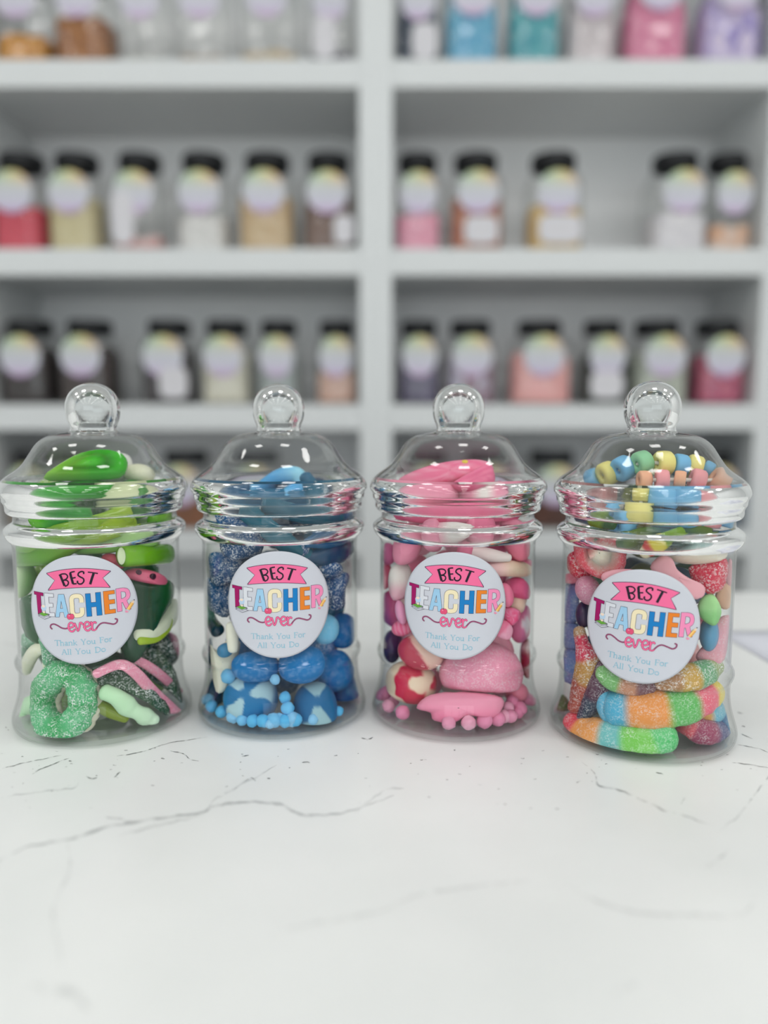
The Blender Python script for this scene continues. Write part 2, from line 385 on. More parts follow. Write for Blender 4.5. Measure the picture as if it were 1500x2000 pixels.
# ------------------------------------------------------------------ storage jars on the shelves
def fill_mat(name, c1, c2, scale, rough=0.5):
    m, nt, out = new_mat(name); N = nt.nodes.new; L = nt.links.new
    b = N('ShaderNodeBsdfPrincipled'); b.inputs['Roughness'].default_value = rough; L(b.outputs[0], out.inputs[0])
    t = N('ShaderNodeTexCoord'); v = N('ShaderNodeTexVoronoi'); v.inputs['Scale'].default_value = scale
    L(t.outputs['Object'], v.inputs['Vector']); s = N('ShaderNodeSeparateColor'); L(v.outputs['Color'], s.inputs[0])
    mx = N('ShaderNodeMix'); mx.data_type = 'RGBA'; L(s.outputs[0], mx.inputs[0]); mx.inputs[6].default_value = c1; mx.inputs[7].default_value = c2
    L(mx.outputs[2], b.inputs['Base Color'])
    bp = N('ShaderNodeBump'); bp.inputs['Strength'].default_value = 0.8; bp.inputs['Distance'].default_value = 0.004; bp.invert = True
    L(v.outputs['Distance'], bp.inputs['Height']); L(bp.outputs[0], b.inputs['Normal']); return m
def rainbow_mat():
    m, nt, out = new_mat('rainbow_label'); N = nt.nodes.new; L = nt.links.new
    b = N('ShaderNodeBsdfPrincipled'); b.inputs['Roughness'].default_value = 0.4; L(b.outputs[0], out.inputs[0])
    t = N('ShaderNodeTexCoord'); s = N('ShaderNodeSeparateXYZ'); L(t.outputs['Object'], s.inputs[0])
    def ramp(src, lo, hi, stops):
        mr = N('ShaderNodeMapRange'); mr.inputs[1].default_value = lo; mr.inputs[2].default_value = hi; L(src, mr.inputs[0])
        r = N('ShaderNodeValToRGB'); cr = r.color_ramp
        while len(cr.elements) < len(stops): cr.elements.new(0.5)
        for e, (p, c) in zip(cr.elements, stops): e.position = p; e.color = c
        L(mr.outputs[0], r.inputs[0]); return r.outputs[0]
    top = ramp(s.outputs['X'], -.034, .034, [(0, C(150, 205, 170)), (.4, C(205, 215, 150)), (.7, C(232, 205, 110)), (1, C(238, 150, 85))])
    low = ramp(s.outputs['Z'], -.037, .015, [(0, C(200, 165, 205)), (.3, C(208, 203, 222)), (.65, C(204, 206, 214)), (1, C(206, 209, 210))])
    m2 = N('ShaderNodeMapRange'); m2.inputs[1].default_value = .006; m2.inputs[2].default_value = .036; m2.inputs[4].default_value = 0.9; L(s.outputs['Z'], m2.inputs[0])
    mx = N('ShaderNodeMix'); mx.data_type = 'RGBA'; L(m2.outputs[0], mx.inputs[0]); L(low, mx.inputs[6]); L(top, mx.inputs[7])
    L(mx.outputs[2], b.inputs['Base Color']); return m
M['rain'] = rainbow_mat()
M['tag'] = plain('white_tag', C(218, 216, 221), 0.5)
def sq_lathe(prof, n=48, p=4.0):
    """rounded-square cross-section; prof rows are (half width, height, squareness 0..1)"""
    V = []; Fc = []
    for (r, z, q) in prof:
        for k in range(n):
            a = 2*pi*(k+.5)/n; c, s = cos(a), sin(a)
            e = (abs(c)**p+abs(s)**p)**(-1/p); rr = r*(e*q+(1-q)); V.append((rr*c, rr*s, z))
    for i in range(len(prof)-1):
        for k in range(n):
            k2 = (k+1) % n; Fc.append((i*n+k, i*n+k2, (i+1)*n+k2, (i+1)*n+k))
    return V, Fc
def storage_jar(px0, px1, row, H, label, fill=None, low=None, lid_px=None, lblz=.66, flabel=None, dy=0.055, nolabel=False, lean=0):
    """px0..px1 the jar's width in the picture; fill = (height share, c1, c2, scale)"""
    z0 = SZ[row]
    pyb = {'A': 112, 'B': 478, 'C': 786, 'D': 1030}[row]
    Y = YS+.012+dy
    a, b = at_y(px0, pyb, Y), at_y(px1, pyb, Y); X = (a.x+b.x)/2; hw = (b.x-a.x)/2*.97
    if X > xd0: X = min(max(X, xd1+hw+.003), xr-hw-.003)
    else: X = min(max(X, xl+hw+.003), xd0-hw-.003)
    e = empty('storage_jar', (X, Y, z0)); tag(e, label, 'storage jar', 'clear storage jars on the shelves')
    nr = min(.036, hw*.72)
    dp = min(hw, .052)
    sy = dp/hw
    def S(V): return [(x, y*sy, z) for x, y, z in V]
    hb = H-.022
    prof = [(0, .003, 1), (hw*.9, .002, 1), (hw*.98, .006, 1), (hw, .014, 1), (hw, hb*.74, 1), (hw*.97, hb*.80, 1), (hw*.86, hb*.90, .8), (nr*1.05, hb*.965, .2), (nr, hb*.975, 0), (nr, hb+.004, 0)]
    V, Fc = sq_lathe(prof); mesh_obj('body', S(V), Fc, M['shelfpet'], e)
    lr = nr+.004
    V, Fc = lathe([(0, H), (lr*.93, H), (lr, H-.003), (lr, H-.022), (lr*.95, H-.024), (nr+.0005, H-.024)], 40)
    V = [(x*(1+.012*(k % 2)), y*(1+.012*(k % 2)), z) for k, (x, y, z) in enumerate(V)]
    mesh_obj('lid', S(V), Fc, M['black'], e)
    if not nolabel:
        lw = min(hw*.78, .037); lh = .037; zc = hb*lblz; yf = -dp-.0008
        V = [(0, yf, zc)]; n = 40
        for rr in (.33, .66, 1):
            for k in range(n):
                t = 2*pi*k/n; V.append((lw*rr*cos(t), yf, zc+lh*rr*sin(t)))
        Fc = [(0, 1+(k+1) % n, 1+k) for k in range(n)]
        for i in range(2):
            for k in range(n): Fc.append((1+i*n+k, 1+i*n+(k+1) % n, 1+(i+1)*n+(k+1) % n, 1+(i+1)*n+k))
        mesh_obj('label_sticker', V, Fc, M['rain'], e, False, org=Vector((0, yf, zc)))
    if low:
        lx, lw, lh = low; yf = -dp-.0014; zc = .012+lh
        V = [(lx, yf, zc)]; n = 28
        for k in range(n):
            t = 2*pi*k/n; c, s = cos(t), sin(t); q = (c**4+s**4)**-.25; V.append((lx+lw*c*q, yf, zc+lh*s*q))
        mesh_obj('ingredients_label', V, [(0, 1+(k+1) % n, 1+k) for k in range(n)], M['tag'], e, False)
    if fill:
        fh, c1, c2, scale, flab = fill
        ht = max(.012, hb*fh); w2 = hw*.955
        n = 48; rows = []
        for z in [.0045, .010] + [ht*k/7 for k in range(2, 8)]: rows.append((w2*(1 if z < hb*.68 else .86), z, 1))
        for k in (.75, .5, .25, .02): rows.append((w2*k*(1 if ht < hb*.68 else .86), ht+.006*(1-k), 1))
        V, Fc = sq_lathe(rows, n)
        out = []
        for x, y, z in S(V):
            q = Vector((x*scale*.5+X*9, y*scale*.5, z*scale*.5+z0*3)); d = .0045*noise.noise(q)
            sc_ = 1-.03-abs(d)*9*.2
            out.append((x*sc_, y*sc_, max(.0042, z+(d*2.2 if z > ht*.8 else 0))))
        o = mesh_obj('loose_sweets', out, Fc, fill_mat('loose_sweets', c1, c2, scale), org=Vector((0, 0, 0)))
        o.location = (X, Y, z0); tag(o, flab, 'sweets', 'loose sweets inside the storage jars', 'stuff')
    return e
def SJ(row, H, items):
    for it in items: storage_jar(it[0], it[1], row, H, it[2], *it[3:])
pos = 'top shelf'
SJ('A', .178, [
    (4, 114, 'clear storage jar with amber sweets, first on the top left shelf', (.32, C(222, 160, 60), C(190, 125, 50), 120, 'amber orange sweets in the first jar of the top left shelf'), None, None, .72),
    (117, 232, 'clear storage jar of light brown sweets on the top left shelf', (.5, C(185, 125, 70), C(140, 85, 45), 120, 'light brown sweets in the second jar of the top left shelf'), None, None, .72),
    (240, 340, 'nearly empty clear jar right of the brown sweets, top left shelf', (.1, C(215, 215, 205), C(190, 190, 185), 120, 'few pale sweets in the bottom of a nearly empty top shelf jar'), None, None, .72),
    (350, 458, 'clear jar with a few brown crumbs at the bottom, top left shelf', (.1, C(165, 130, 95), C(200, 190, 180), 120, 'brown crumbs in the bottom of a top left shelf jar'), None, None, .72),
    (470, 590, 'clear jar with a beige layer at the bottom, top left shelf', (.14, C(222, 205, 175), C(200, 175, 140), 120, 'thin beige layer of sweets in a top left shelf jar'), None, None, .72),
    (602, 694, 'clear jar with purple sweets at the bottom beside the divider, top left shelf', (.14, C(95, 80, 110), C(60, 55, 75), 120, 'dark purple sweets in the bottom of the jar beside the divider, top left shelf'), (-.01, .02, .035), None, .72),
    (770, 858, 'clear jar of navy sweets beside the divider, top right shelf', (.8, C(55, 65, 85), C(85, 95, 110), 110, 'navy sweets in the first jar of the top right shelf'), (.012, .022, .03), None, .72),
    (863, 972, 'clear jar of sky blue sweets on the top right shelf', (.85, C(80, 165, 210), C(130, 195, 220), 110, 'sky blue sweets on the top right shelf'), None, None, .74),
    (984, 1090, 'clear jar of teal sweets on the top right shelf', (.85, C(55, 150, 170), C(110, 190, 195), 110, 'teal sweets on the top right shelf'), None, None, .74),
    (1096, 1196, 'clear jar of pinkish white sweets on the top right shelf', (.8, C(225, 215, 218), C(205, 195, 200), 110, 'pinkish white sweets on the top right shelf'), None, None, .74),
    (1204, 1332, 'clear jar of bright pink sweets on the top right shelf', (.85, C(235, 150, 180), C(220, 120, 160), 110, 'bright pink sweets on the top right shelf'), None, None, .78),
    (1346, 1476, 'wide clear jar of lilac and multicoloured sweets, last on the top right shelf', (.8, C(225, 210, 235), C(150, 135, 205), 70, 'lilac and multicoloured sweets in the last jar of the top right shelf'), None, None, .78)])
SJ('B', .176, [
    (-14, 92, 'clear black lidded jar of red sweets at the left end, second shelf down', (.5, C(225, 85, 105), C(205, 60, 80), 120, 'red sweets at the left end of the second shelf'), None),
    (106, 210, 'clear black lidded jar of cream yellow sweets beside the red one, second shelf down', (.62, C(222, 212, 175), C(205, 190, 140), 120, 'cream yellow sweets in the jar beside the red ones'), None),
    (228, 330, 'black lidded jar with a thin layer of red and white sweets, second shelf down', (.16, C(225, 140, 140), C(225, 215, 210), 90, 'thin layer of red and white sweets on the second shelf'), (-.02, .02, .045)),
    (350, 455, 'black lidded jar of white sweets left of the beige ones, second left shelf', (.4, C(238, 236, 235), C(215, 212, 210), 90, 'white sweets in the jar left of the beige ones'), None),
    (468, 582, 'black lidded jar of beige sweets two from the divider, second left shelf', (.62, C(222, 200, 165), C(200, 165, 120), 110, 'beige sweets two jars from the divider'), None),
    (592, 694, 'black lidded jar of brown sweets beside the divider, second left shelf', (.62, C(140, 115, 105), C(110, 85, 75), 110, 'greyish brown sweets left of the divider'), (.03, .018, .025)),
    (768, 862, 'black lidded jar of candy pink sweets right of the divider, second shelf', (.42, C(240, 180, 200), C(235, 150, 175), 110, 'candy pink sweets right of the divider'), None),
    (874, 980, 'black lidded jar of reddish brown sweets with a white low label, second right shelf', (.58, C(170, 105, 90), C(205, 140, 110), 90, 'reddish brown sweets behind a white low label'), (.006, .03, .024)),
    (1022, 1132, 'black lidded jar of golden sweets with a white low label, second right shelf', (.52, C(220, 180, 105), C(235, 205, 150), 90, 'golden sweets behind a white low label'), (.004, .038, .025)),
    (1254, 1370, 'black lidded jar of white sweets after the wide gap, second right shelf', (.42, C(240, 236, 240), C(222, 218, 225), 90, 'white sweets in the jar after the wide gap'), None),
    (1385, 1476, 'black lidded jar of peach and mixed sweets at the right end, second shelf down', (.3, C(225, 175, 140), C(225, 205, 195), 80, 'peach and mixed sweets at the right end of the second shelf'), None)])
SJ('C', .155, [
    (8, 112, 'jar of nearly black sweets at the left end, third shelf down', (.78, C(42, 36, 38), C(62, 50, 48), 120, 'nearly black sweets at the left end of the third shelf'), None),
    (126, 238, 'jar of dark brown sweets second from the left end, third shelf down', (.78, C(48, 40, 40), C(72, 56, 52), 120, 'dark brown sweets second from the left end of the third shelf'), None),
    (284, 386, 'jar of dark sweets with a cream low label, third left shelf', (.78, C(75, 68, 72), C(50, 45, 48), 110, 'dark sweets behind a cream low label on the third shelf'), (.018, .026, .028)),
    (398, 496, 'jar of cream sweets in the middle of the third left shelf', (.75, C(228, 224, 210), C(210, 205, 185), 110, 'cream sweets in the middle of the third left shelf'), None),
    (504, 590, 'jar of pale grey green sweets on the third left shelf', (.7, C(175, 182, 180), C(150, 160, 160), 110, 'pale grey green sweets on the third left shelf'), None),
    (618, 700, 'jar of peach brown sweets left of the divider, third shelf down', (.45, C(200, 150, 130), C(225, 195, 180), 110, 'peach brown sweets left of the divider on the third shelf'), None),
    (774, 860, 'jar of dark purple sweets right of the divider, third shelf down', (.72, C(62, 55, 82), C(110, 100, 130), 110, 'dark purple sweets right of the divider on the third shelf'), None),
    (868, 966, 'jar of lilac white sweets over wine red ones, third right shelf', (.72, C(195, 190, 210), C(120, 60, 75), 70, 'lilac white and wine red sweets on the third right shelf'), None),
    (988, 1112, 'jar of peach pink sweets in the middle of the third right shelf', (.7, C(240, 165, 165), C(245, 190, 185), 110, 'peach pink sweets in the middle of the third right shelf'), None),
    (1128, 1216, 'jar of dark green sweets with a white low label, third right shelf', (.7, C(70, 85, 78), C(55, 60, 60), 110, 'dark green sweets behind a white low label'), (.0, .03, .024)),
    (1222, 1332, 'jar of pale cream green sweets on the third right shelf', (.7, C(205, 210, 195), C(170, 175, 165), 100, 'pale cream green sweets on the third right shelf'), None),
    (1376, 1474, 'jar of magenta sweets at the right end, third shelf down', (.7, C(165, 60, 105), C(215, 120, 140), 90, 'magenta sweets at the right end of the third shelf'), None)])
SJ('D', .145, [
    (-30, 62, 'jar of beige sweets at the left end, lowest shelf in view', (.6, C(190, 170, 150), C(160, 140, 120), 100, 'beige sweets at the left end of the lowest shelf'), None),
    (112, 196, 'jar of dark grey sweets behind the green jar lid, lowest shelf in view', (.7, C(60, 62, 66), C(90, 90, 92), 100, 'dark grey sweets on the lowest shelf behind the green jar'), None),
    (310, 425, 'jar of orange brown sweets between the green and blue jars, lowest shelf', (.6, C(165, 105, 70), C(110, 75, 55), 100, 'orange brown sweets on the lowest shelf between the green and blue jars'), None),
    (450, 560, 'jar of charcoal sweets behind the blue jar lid, lowest shelf in view', (.7, C(70, 76, 82), C(100, 104, 106), 100, 'charcoal sweets on the lowest shelf behind the blue jar'), None),
    (780, 880, 'jar of dark plum sweets behind the pink jar lid, lowest shelf in view', (.7, C(75, 68, 80), C(100, 90, 100), 100, 'dark plum sweets on the lowest shelf behind the pink jar'), None),
    (900, 1000, 'jar of brown sweets behind the pink jar lid, lowest shelf', (.6, C(110, 85, 75), C(80, 65, 60), 100, 'brown sweets on the lowest shelf behind the pink jar'), None),
    (1018, 1130, 'jar of deep rust brown sweets between the pink and rainbow jars, lowest shelf', (.55, C(105, 58, 42), C(70, 45, 38), 100, 'deep rust brown sweets between the pink and rainbow jars'), None),
    (1200, 1300, 'jar of slate sweets behind the rainbow jar lid, lowest shelf in view', (.7, C(70, 76, 80), C(95, 98, 102), 100, 'slate grey sweets on the lowest shelf behind the rainbow jar'), None),
    (1350, 1452, 'jar of blue sweets at the right end, lowest shelf in view', (.7, C(40, 105, 150), C(60, 130, 170), 100, 'blue sweets at the right end of the lowest shelf'), None)])

# ------------------------------------------------------------------ the four sweet jars
JX = [-0.1452, -0.0537, 0.0377, 0.1275]; JY = [0.3862, 0.3947, 0.3916, 0.3681]
RB = 0.0397                      # body outside radius
RIN = 0.0383
FLOORZ = 0.0042                  # inside floor of a jar above the counter
body_prof = [(.0385, .1085), (.0388, .1055), (.0392, .1030), (.0412, .1016), (.0428, .1003), (.0433, .0990), (.0431, .0972), (.0420, .0952), (.0404, .0935), (.0397, .0918),
             (.0397, .088), (.0397, .070), (.0397, .050), (.0397, .0385), (.0399, .0370), (.0408, .0356), (.0415, .0340), (.0413, .0322), (.0405, .0305), (.0400, .0288),
             (.0399, .026), (.0401, .022), (.0406, .018), (.0415, .0138), (.0427, .0100), (.0436, .0070), (.0440, .0048), (.0438, .0026), (.0430, .0010), (.0415, .0003)]
lid_prof = [(.0002, .1710), (.0030, .1707), (.0062, .1696), (.0092, .1676), (.0114, .1648), (.0127, .1615), (.0131, .1580), (.0128, .1548), (.0121, .1522), (.0112, .1500), (.0109, .1484), (.0113, .1472),
            (.0125, .1464), (.0150, .1460), (.0185, .1455), (.0215, .1447), (.0246, .1430), (.0275, .1402), (.0297, .1368), (.0315, .1340), (.0335, .1312), (.0360, .1288), (.0390, .1267), (.0418, .1246),
            (.0437, .1224), (.0447, .1200), (.0448, .1184), (.0442, .1170), (.0436, .1160), (.0434, .1148), (.0432, .1134), (.0425, .1122), (.0421, .1110), (.0421, .1098), (.0419, .1085), (.0412, .1075), (.0402, .1071)]
def smooth_prof(p, per=3): return catmull(p, per)
def inset(p, d):
    out = []
    for i, (r, z) in enumerate(p):
        a = p[max(i-1, 0)]; b = p[min(i+1, len(p)-1)]
        tr, tz = b[0]-a[0], b[1]-a[1]; l = math.hypot(tr, tz) or 1
        nr, nz = tz/l, -tr/l       # profile runs top to bottom: this points inward
        out.append((max(.0002, r+nr*d), z+nz*d))
    return out
def shell(p, d, n=128):
    pr = smooth_prof(p); V, F1 = lathe(pr, n); m = len(V)
    V2, F2 = lathe(inset(pr, d), n)
    return V+V2, F1+[tuple(i+m for i in reversed(f)) for f in F2]
bodyV, bodyF = shell(body_prof, .0006)
lidV, lidF = shell([q for q in lid_prof if q[1] < .1478], .0006)
knobV, knobF = shell([q for q in lid_prof if q[1] > .1470], .0008)
def bandmat(V, Fc, ranges):
    return [1 if any(a <= V[f[0]][2] <= b for a, b in ranges) else 0 for f in Fc]
bodyM = bandmat(bodyV, bodyF, [(.1070, .120), (.0945, .1035)]); lidM = bandmat(lidV, lidF, [(-1, .1235)])
baseprof = [(.0414, .0004), (.0395, .0004), (.0375, .0012), (.035, .0018), (.020, .0022), (.0002, .0024)]
baseV, baseF = lathe(baseprof, 96)
b2V, b2F = lathe([(.0425, .0034), (.040, .0034), (.0375, .0036), (.02, .0038), (.0002, .0039)], 96)
baseF = baseF+[tuple(i+len(baseV) for i in f) for f in b2F]; baseV = baseV+b2V

# ---- sticker artwork: drawn flat in the pixels of a close-up (x right, y down), then wrapped round the jar
SR = 0.0257
def art_uv(x, y):
    u = (x-735)/665.0; v = -(y-722)/704.0
    k = .607*u; s = asin(max(-1, min(1, k)))/.652
    return s*SR, v*SR
class Art(MB):
    """2-D meshes in sticker metres with a layer height"""
    def quad_strip(s, A, B, h, m):
        n = len(s.V)
        for a, b in zip(A, B):
            s.V.append(Vector((*art_uv(*a), h))); s.V.append(Vector((*art_uv(*b), h)))
        for i in range(len(A)-1): s.F.append([n+2*i, n+2*i+1, n+2*i+3, n+2*i+2]); s.M.append(m)
    def stroke(s, pts, wd, h, m, smooth=True, caps=True, step=9):
        P = [tuple(map(float, p)) for p in pts]
        if smooth and len(P) > 2: P = catmull(P, 8)
        Q = [P[0]]
        for a, b in zip(P, P[1:]):
            l = math.hypot(b[0]-a[0], b[1]-a[1]); k = max(1, int(l/step))
            for i in range(1, k+1): Q.append((a[0]+(b[0]-a[0])*i/k, a[1]+(b[1]-a[1])*i/k))
        A = []; B = []
        for i, p in enumerate(Q):
            a = Q[max(i-1, 0)]; b = Q[min(i+1, len(Q)-1)]; tx, ty = b[0]-a[0], b[1]-a[1]; l = math.hypot(tx, ty) or 1
            A.append((p[0]-ty/l*wd/2, p[1]+tx/l*wd/2)); B.append((p[0]+ty/l*wd/2, p[1]-tx/l*wd/2))
        s.quad_strip(A, B, h, m)
        if caps:
            for c in (Q[0], Q[-1]): s.disc(c[0], c[1], wd/2, wd/2, h, m, 12, 1)
    def disc(s, x, y, rx, ry, h, m, n=28, rings=3, rot=0):
        o = len(s.V); s.V.append(Vector((*art_uv(x, y), h)))
        for r in range(1, rings+1):
            for k in range(n):
                a = 2*pi*k/n; dx, dy = rx*r/rings*cos(a), ry*r/rings*sin(a)
                s.V.append(Vector((*art_uv(x+dx*cos(rot)-dy*sin(rot), y+dx*sin(rot)+dy*cos(rot)), h)))
        for k in range(n): s.F.append([o, o+1+(k+1) % n, o+1+k]); s.M.append(m)
        for r in range(rings-1):
            for k in range(n):
                a = o+1+r*n; s.F.append([a+k, a+(k+1) % n, a+n+(k+1) % n, a+n+k]); s.M.append(m)
    def poly(s, pts, h, m, n=8):
        """convex four-sided patch, subdivided"""
        a, b, c, d = pts
        for i in range(n):
            A = []; B = []
            for j in range(n+1):
                def q(u, v): return ((a[0]*(1-u)+b[0]*u)*(1-v)+(d[0]*(1-u)+c[0]*u)*v, (a[1]*(1-u)+b[1]*u)*(1-v)+(d[1]*(1-u)+c[1]*u)*v)
                A.append(q(i/n, j/n)); B.append(q((i+1)/n, j/n))
            s.quad_strip(A, B, h, m)
H1, H2, H3, H4, H5 = .00008, .00012, .00016, .00020, .00024
def grow(pts, d):
    cx = sum(p[0] for p in pts)/4; cy = sum(p[1] for p in pts)/4
    out = []
    for i in range(4):      # offset each side of a quad outwards by d
        def line(p, q):
            tx, ty = q[0]-p[0], q[1]-p[1]; l = math.hypot(tx, ty); nx, ny = ty/l, -tx/l
            if (p[0]-cx)*nx+(p[1]-cy)*ny < 0: nx, ny = -nx, -ny
            return (p[0]+nx*d, p[1]+ny*d, tx, ty)
        x1, y1, a1, b1 = line(pts[i-1], pts[i]); x2, y2, a2, b2 = line(pts[i], pts[(i+1) % 4])
        det = a1*(-b2)+a2*b1; t = ((x2-x1)*(-b2)+a2*(y2-y1))/det
        out.append((x1+a1*t, y1+b1*t))
    return out
def art_banner():
    a = Art()
    def top(x): t = (x-728)/388; return 190+58*t*t+6*t
    def bot(x): t = (x-720)/376; return 428+30*t*t+2*t
    for g, h, m in ((7, H1, 1), (0, H2, 0)):
        A = []; B = []
        for i in range(41):
            t = i/40*2-1; e = abs(t)
            # fish-tail ends: the side edge folds in to the middle
            xt = 728+t*(386+g); xb = 720+t*(374+g)
            A.append((xt, top(xt)-g)); B.append((xb, bot(xb)+g))
        # main band between the tail notches
        L = 440-g*.2; Rr = 1022+g*.2
        A2 = []; B2 = []
        for i in range(31):
            x = L+(Rr-L)*i/30; A2.append((x, top(x)-g)); B2.append((x, bot(x)+g))
        a.quad_strip(A2, B2, h, m)
        for sgn, xe_t, xe_b, xn in ((-1, 340, 345, 440), (1, 1114, 1096, 1022)):
            A3 = []; B3 = []
            A4 = []; B4 = []
            for i in range(13):
                t = i/12; x = xn+(xe_t+sgn*g-xn)*t; ym = 330+(top(xe_t)+g*.3-330)*t
                A3.append((x, top(x)-g)); B3.append((x, ym+g*.8))
                x = xn+(xe_b+sgn*g-xn)*t; ym = 330+(bot(xe_b)-g*.3-330)*t
                A4.append((x, ym-g*.8)); B4.append((x, bot(x)+g))
            a.quad_strip(A3, B3, h, m); a.quad_strip(A4, B4, h, m)
    return a
def art_best():
    a = Art()
    S = [([(512, 255), (530, 310), (560, 402)], 30), ([(498, 268), (540, 250), (585, 252), (607, 280), (590, 312), (548, 330)], 17), ([(548, 330), (592, 332), (611, 358), (598, 392), (562, 408)], 17),
         ([(642, 240), (652, 300), (668, 380)], 30), ([(636, 238), (668, 228), (700, 223)], 17), ([(652, 308), (705, 300)], 17), ([(664, 381), (712, 379)], 17),
         ([(803, 262), (806, 238), (782, 228), (748, 242), (737, 272), (762, 296), (795, 318), (800, 352), (775, 382), (742, 384), (722, 362), (728, 342)], 19),
         ([(855, 240), (905, 250), (972, 268)], 15), ([(922, 262), (900, 320), (872, 398)], 30)]
    for p, wd in S: a.stroke(p, wd, H4, 0, True, False, 7)
    return a
def art_teacher():
    a = Art()
    Q = lambda x0, y0, x1, y1: [(x0, y0), (x1, y0), (x1, y1), (x0, y1)]
    L = [(0, [[(135, 480), (265, 496), (263, 532), (137, 518)], [(168, 500), (226, 506), (224, 775), (172, 772)]]),
         (1, [Q(284, 496, 336, 795), [(284, 496), (404, 504), (404, 545), (284, 540)], Q(284, 626, 388, 672), Q(284, 748, 402, 796)]),
         (2, [[(468, 512), (516, 512), (460, 800), (412, 800)], [(490, 512), (540, 512), (583, 804), (530, 804)], Q(448, 692, 556, 738)]),
         (4, [Q(805, 517, 863, 808), Q(926, 512, 984, 806), Q(805, 634, 984, 690)]),
         (5, [Q(1018, 506, 1072, 800), Q(1018, 506, 1144, 550), Q(1018, 624, 1140, 676), Q(1018, 752, 1142, 800)])]
    for m, qs in L:
        for q in qs: a.poly(grow(q, 4), H1, 7)
        for q in qs: a.poly(q, H2, m)
    for g, h, m in ((8, H1, 7), (0, H2, 3)):
        a.stroke([(752, 625-g*0), (752, 575), (735, 545), (690, 537), (650, 547), (632, 580), (631, 660), (632, 745), (652, 780), (690, 788), (735, 778), (752, 748), (752, 690)], 54+g, h, m, True, False)
    for g, h, m in ((8, H1, 7), (0, H2, 6)):
        a.stroke([(1190, 492-g/2), (1190, 790+g/2)], 52+g, h, m, False, False)
        a.stroke([(1180, 516), (1235, 514), (1280, 530), (1296, 578), (1285, 625), (1240, 650), (1190, 654)], 46+g, h, m, True, False)
        a.stroke([(1248, 640), (1262, 700), (1296, 790+g/2)], 48+g, h, m, True, False)
    return a
EVER = [([(562, 942), (600, 938), (634, 920), (626, 888), (600, 876), (576, 898), (568, 945), (588, 984), (618, 990), (642, 968)], 17),
        ([(650, 890), (664, 935), (682, 986), (704, 940), (712, 890), (730, 884), (748, 906)], 17),
        ([(758, 942), (796, 938), (830, 920), (822, 888), (796, 876), (772, 898), (764, 945), (784, 984), (814, 990), (836, 968)], 17),
        ([(850, 884), (856, 930), (858, 988)], 17), ([(857, 930), (868, 902), (890, 888), (904, 900)], 17), ([(858, 985), (880, 994), (905, 978)], 13)]
SWIRL = [[(350, 955), (332, 935), (342, 905), (382, 893), (430, 912), (480, 942), (528, 952), (560, 944)],
         [(900, 982), (925, 948), (958, 918), (1000, 910), (1060, 928), (1112, 944), (1148, 924), (1154, 890), (1134, 878)]]
def art_ever():
    a = Art()
    for p in SWIRL: a.stroke(p, 19, H1, 1)
    for p in SWIRL: a.stroke(p, 9, H2, 2)
    for p, wd in EVER: a.stroke(p, wd+7, H3, 1)
    for p, wd in EVER: a.stroke(p, wd, H4, 0)
    return a
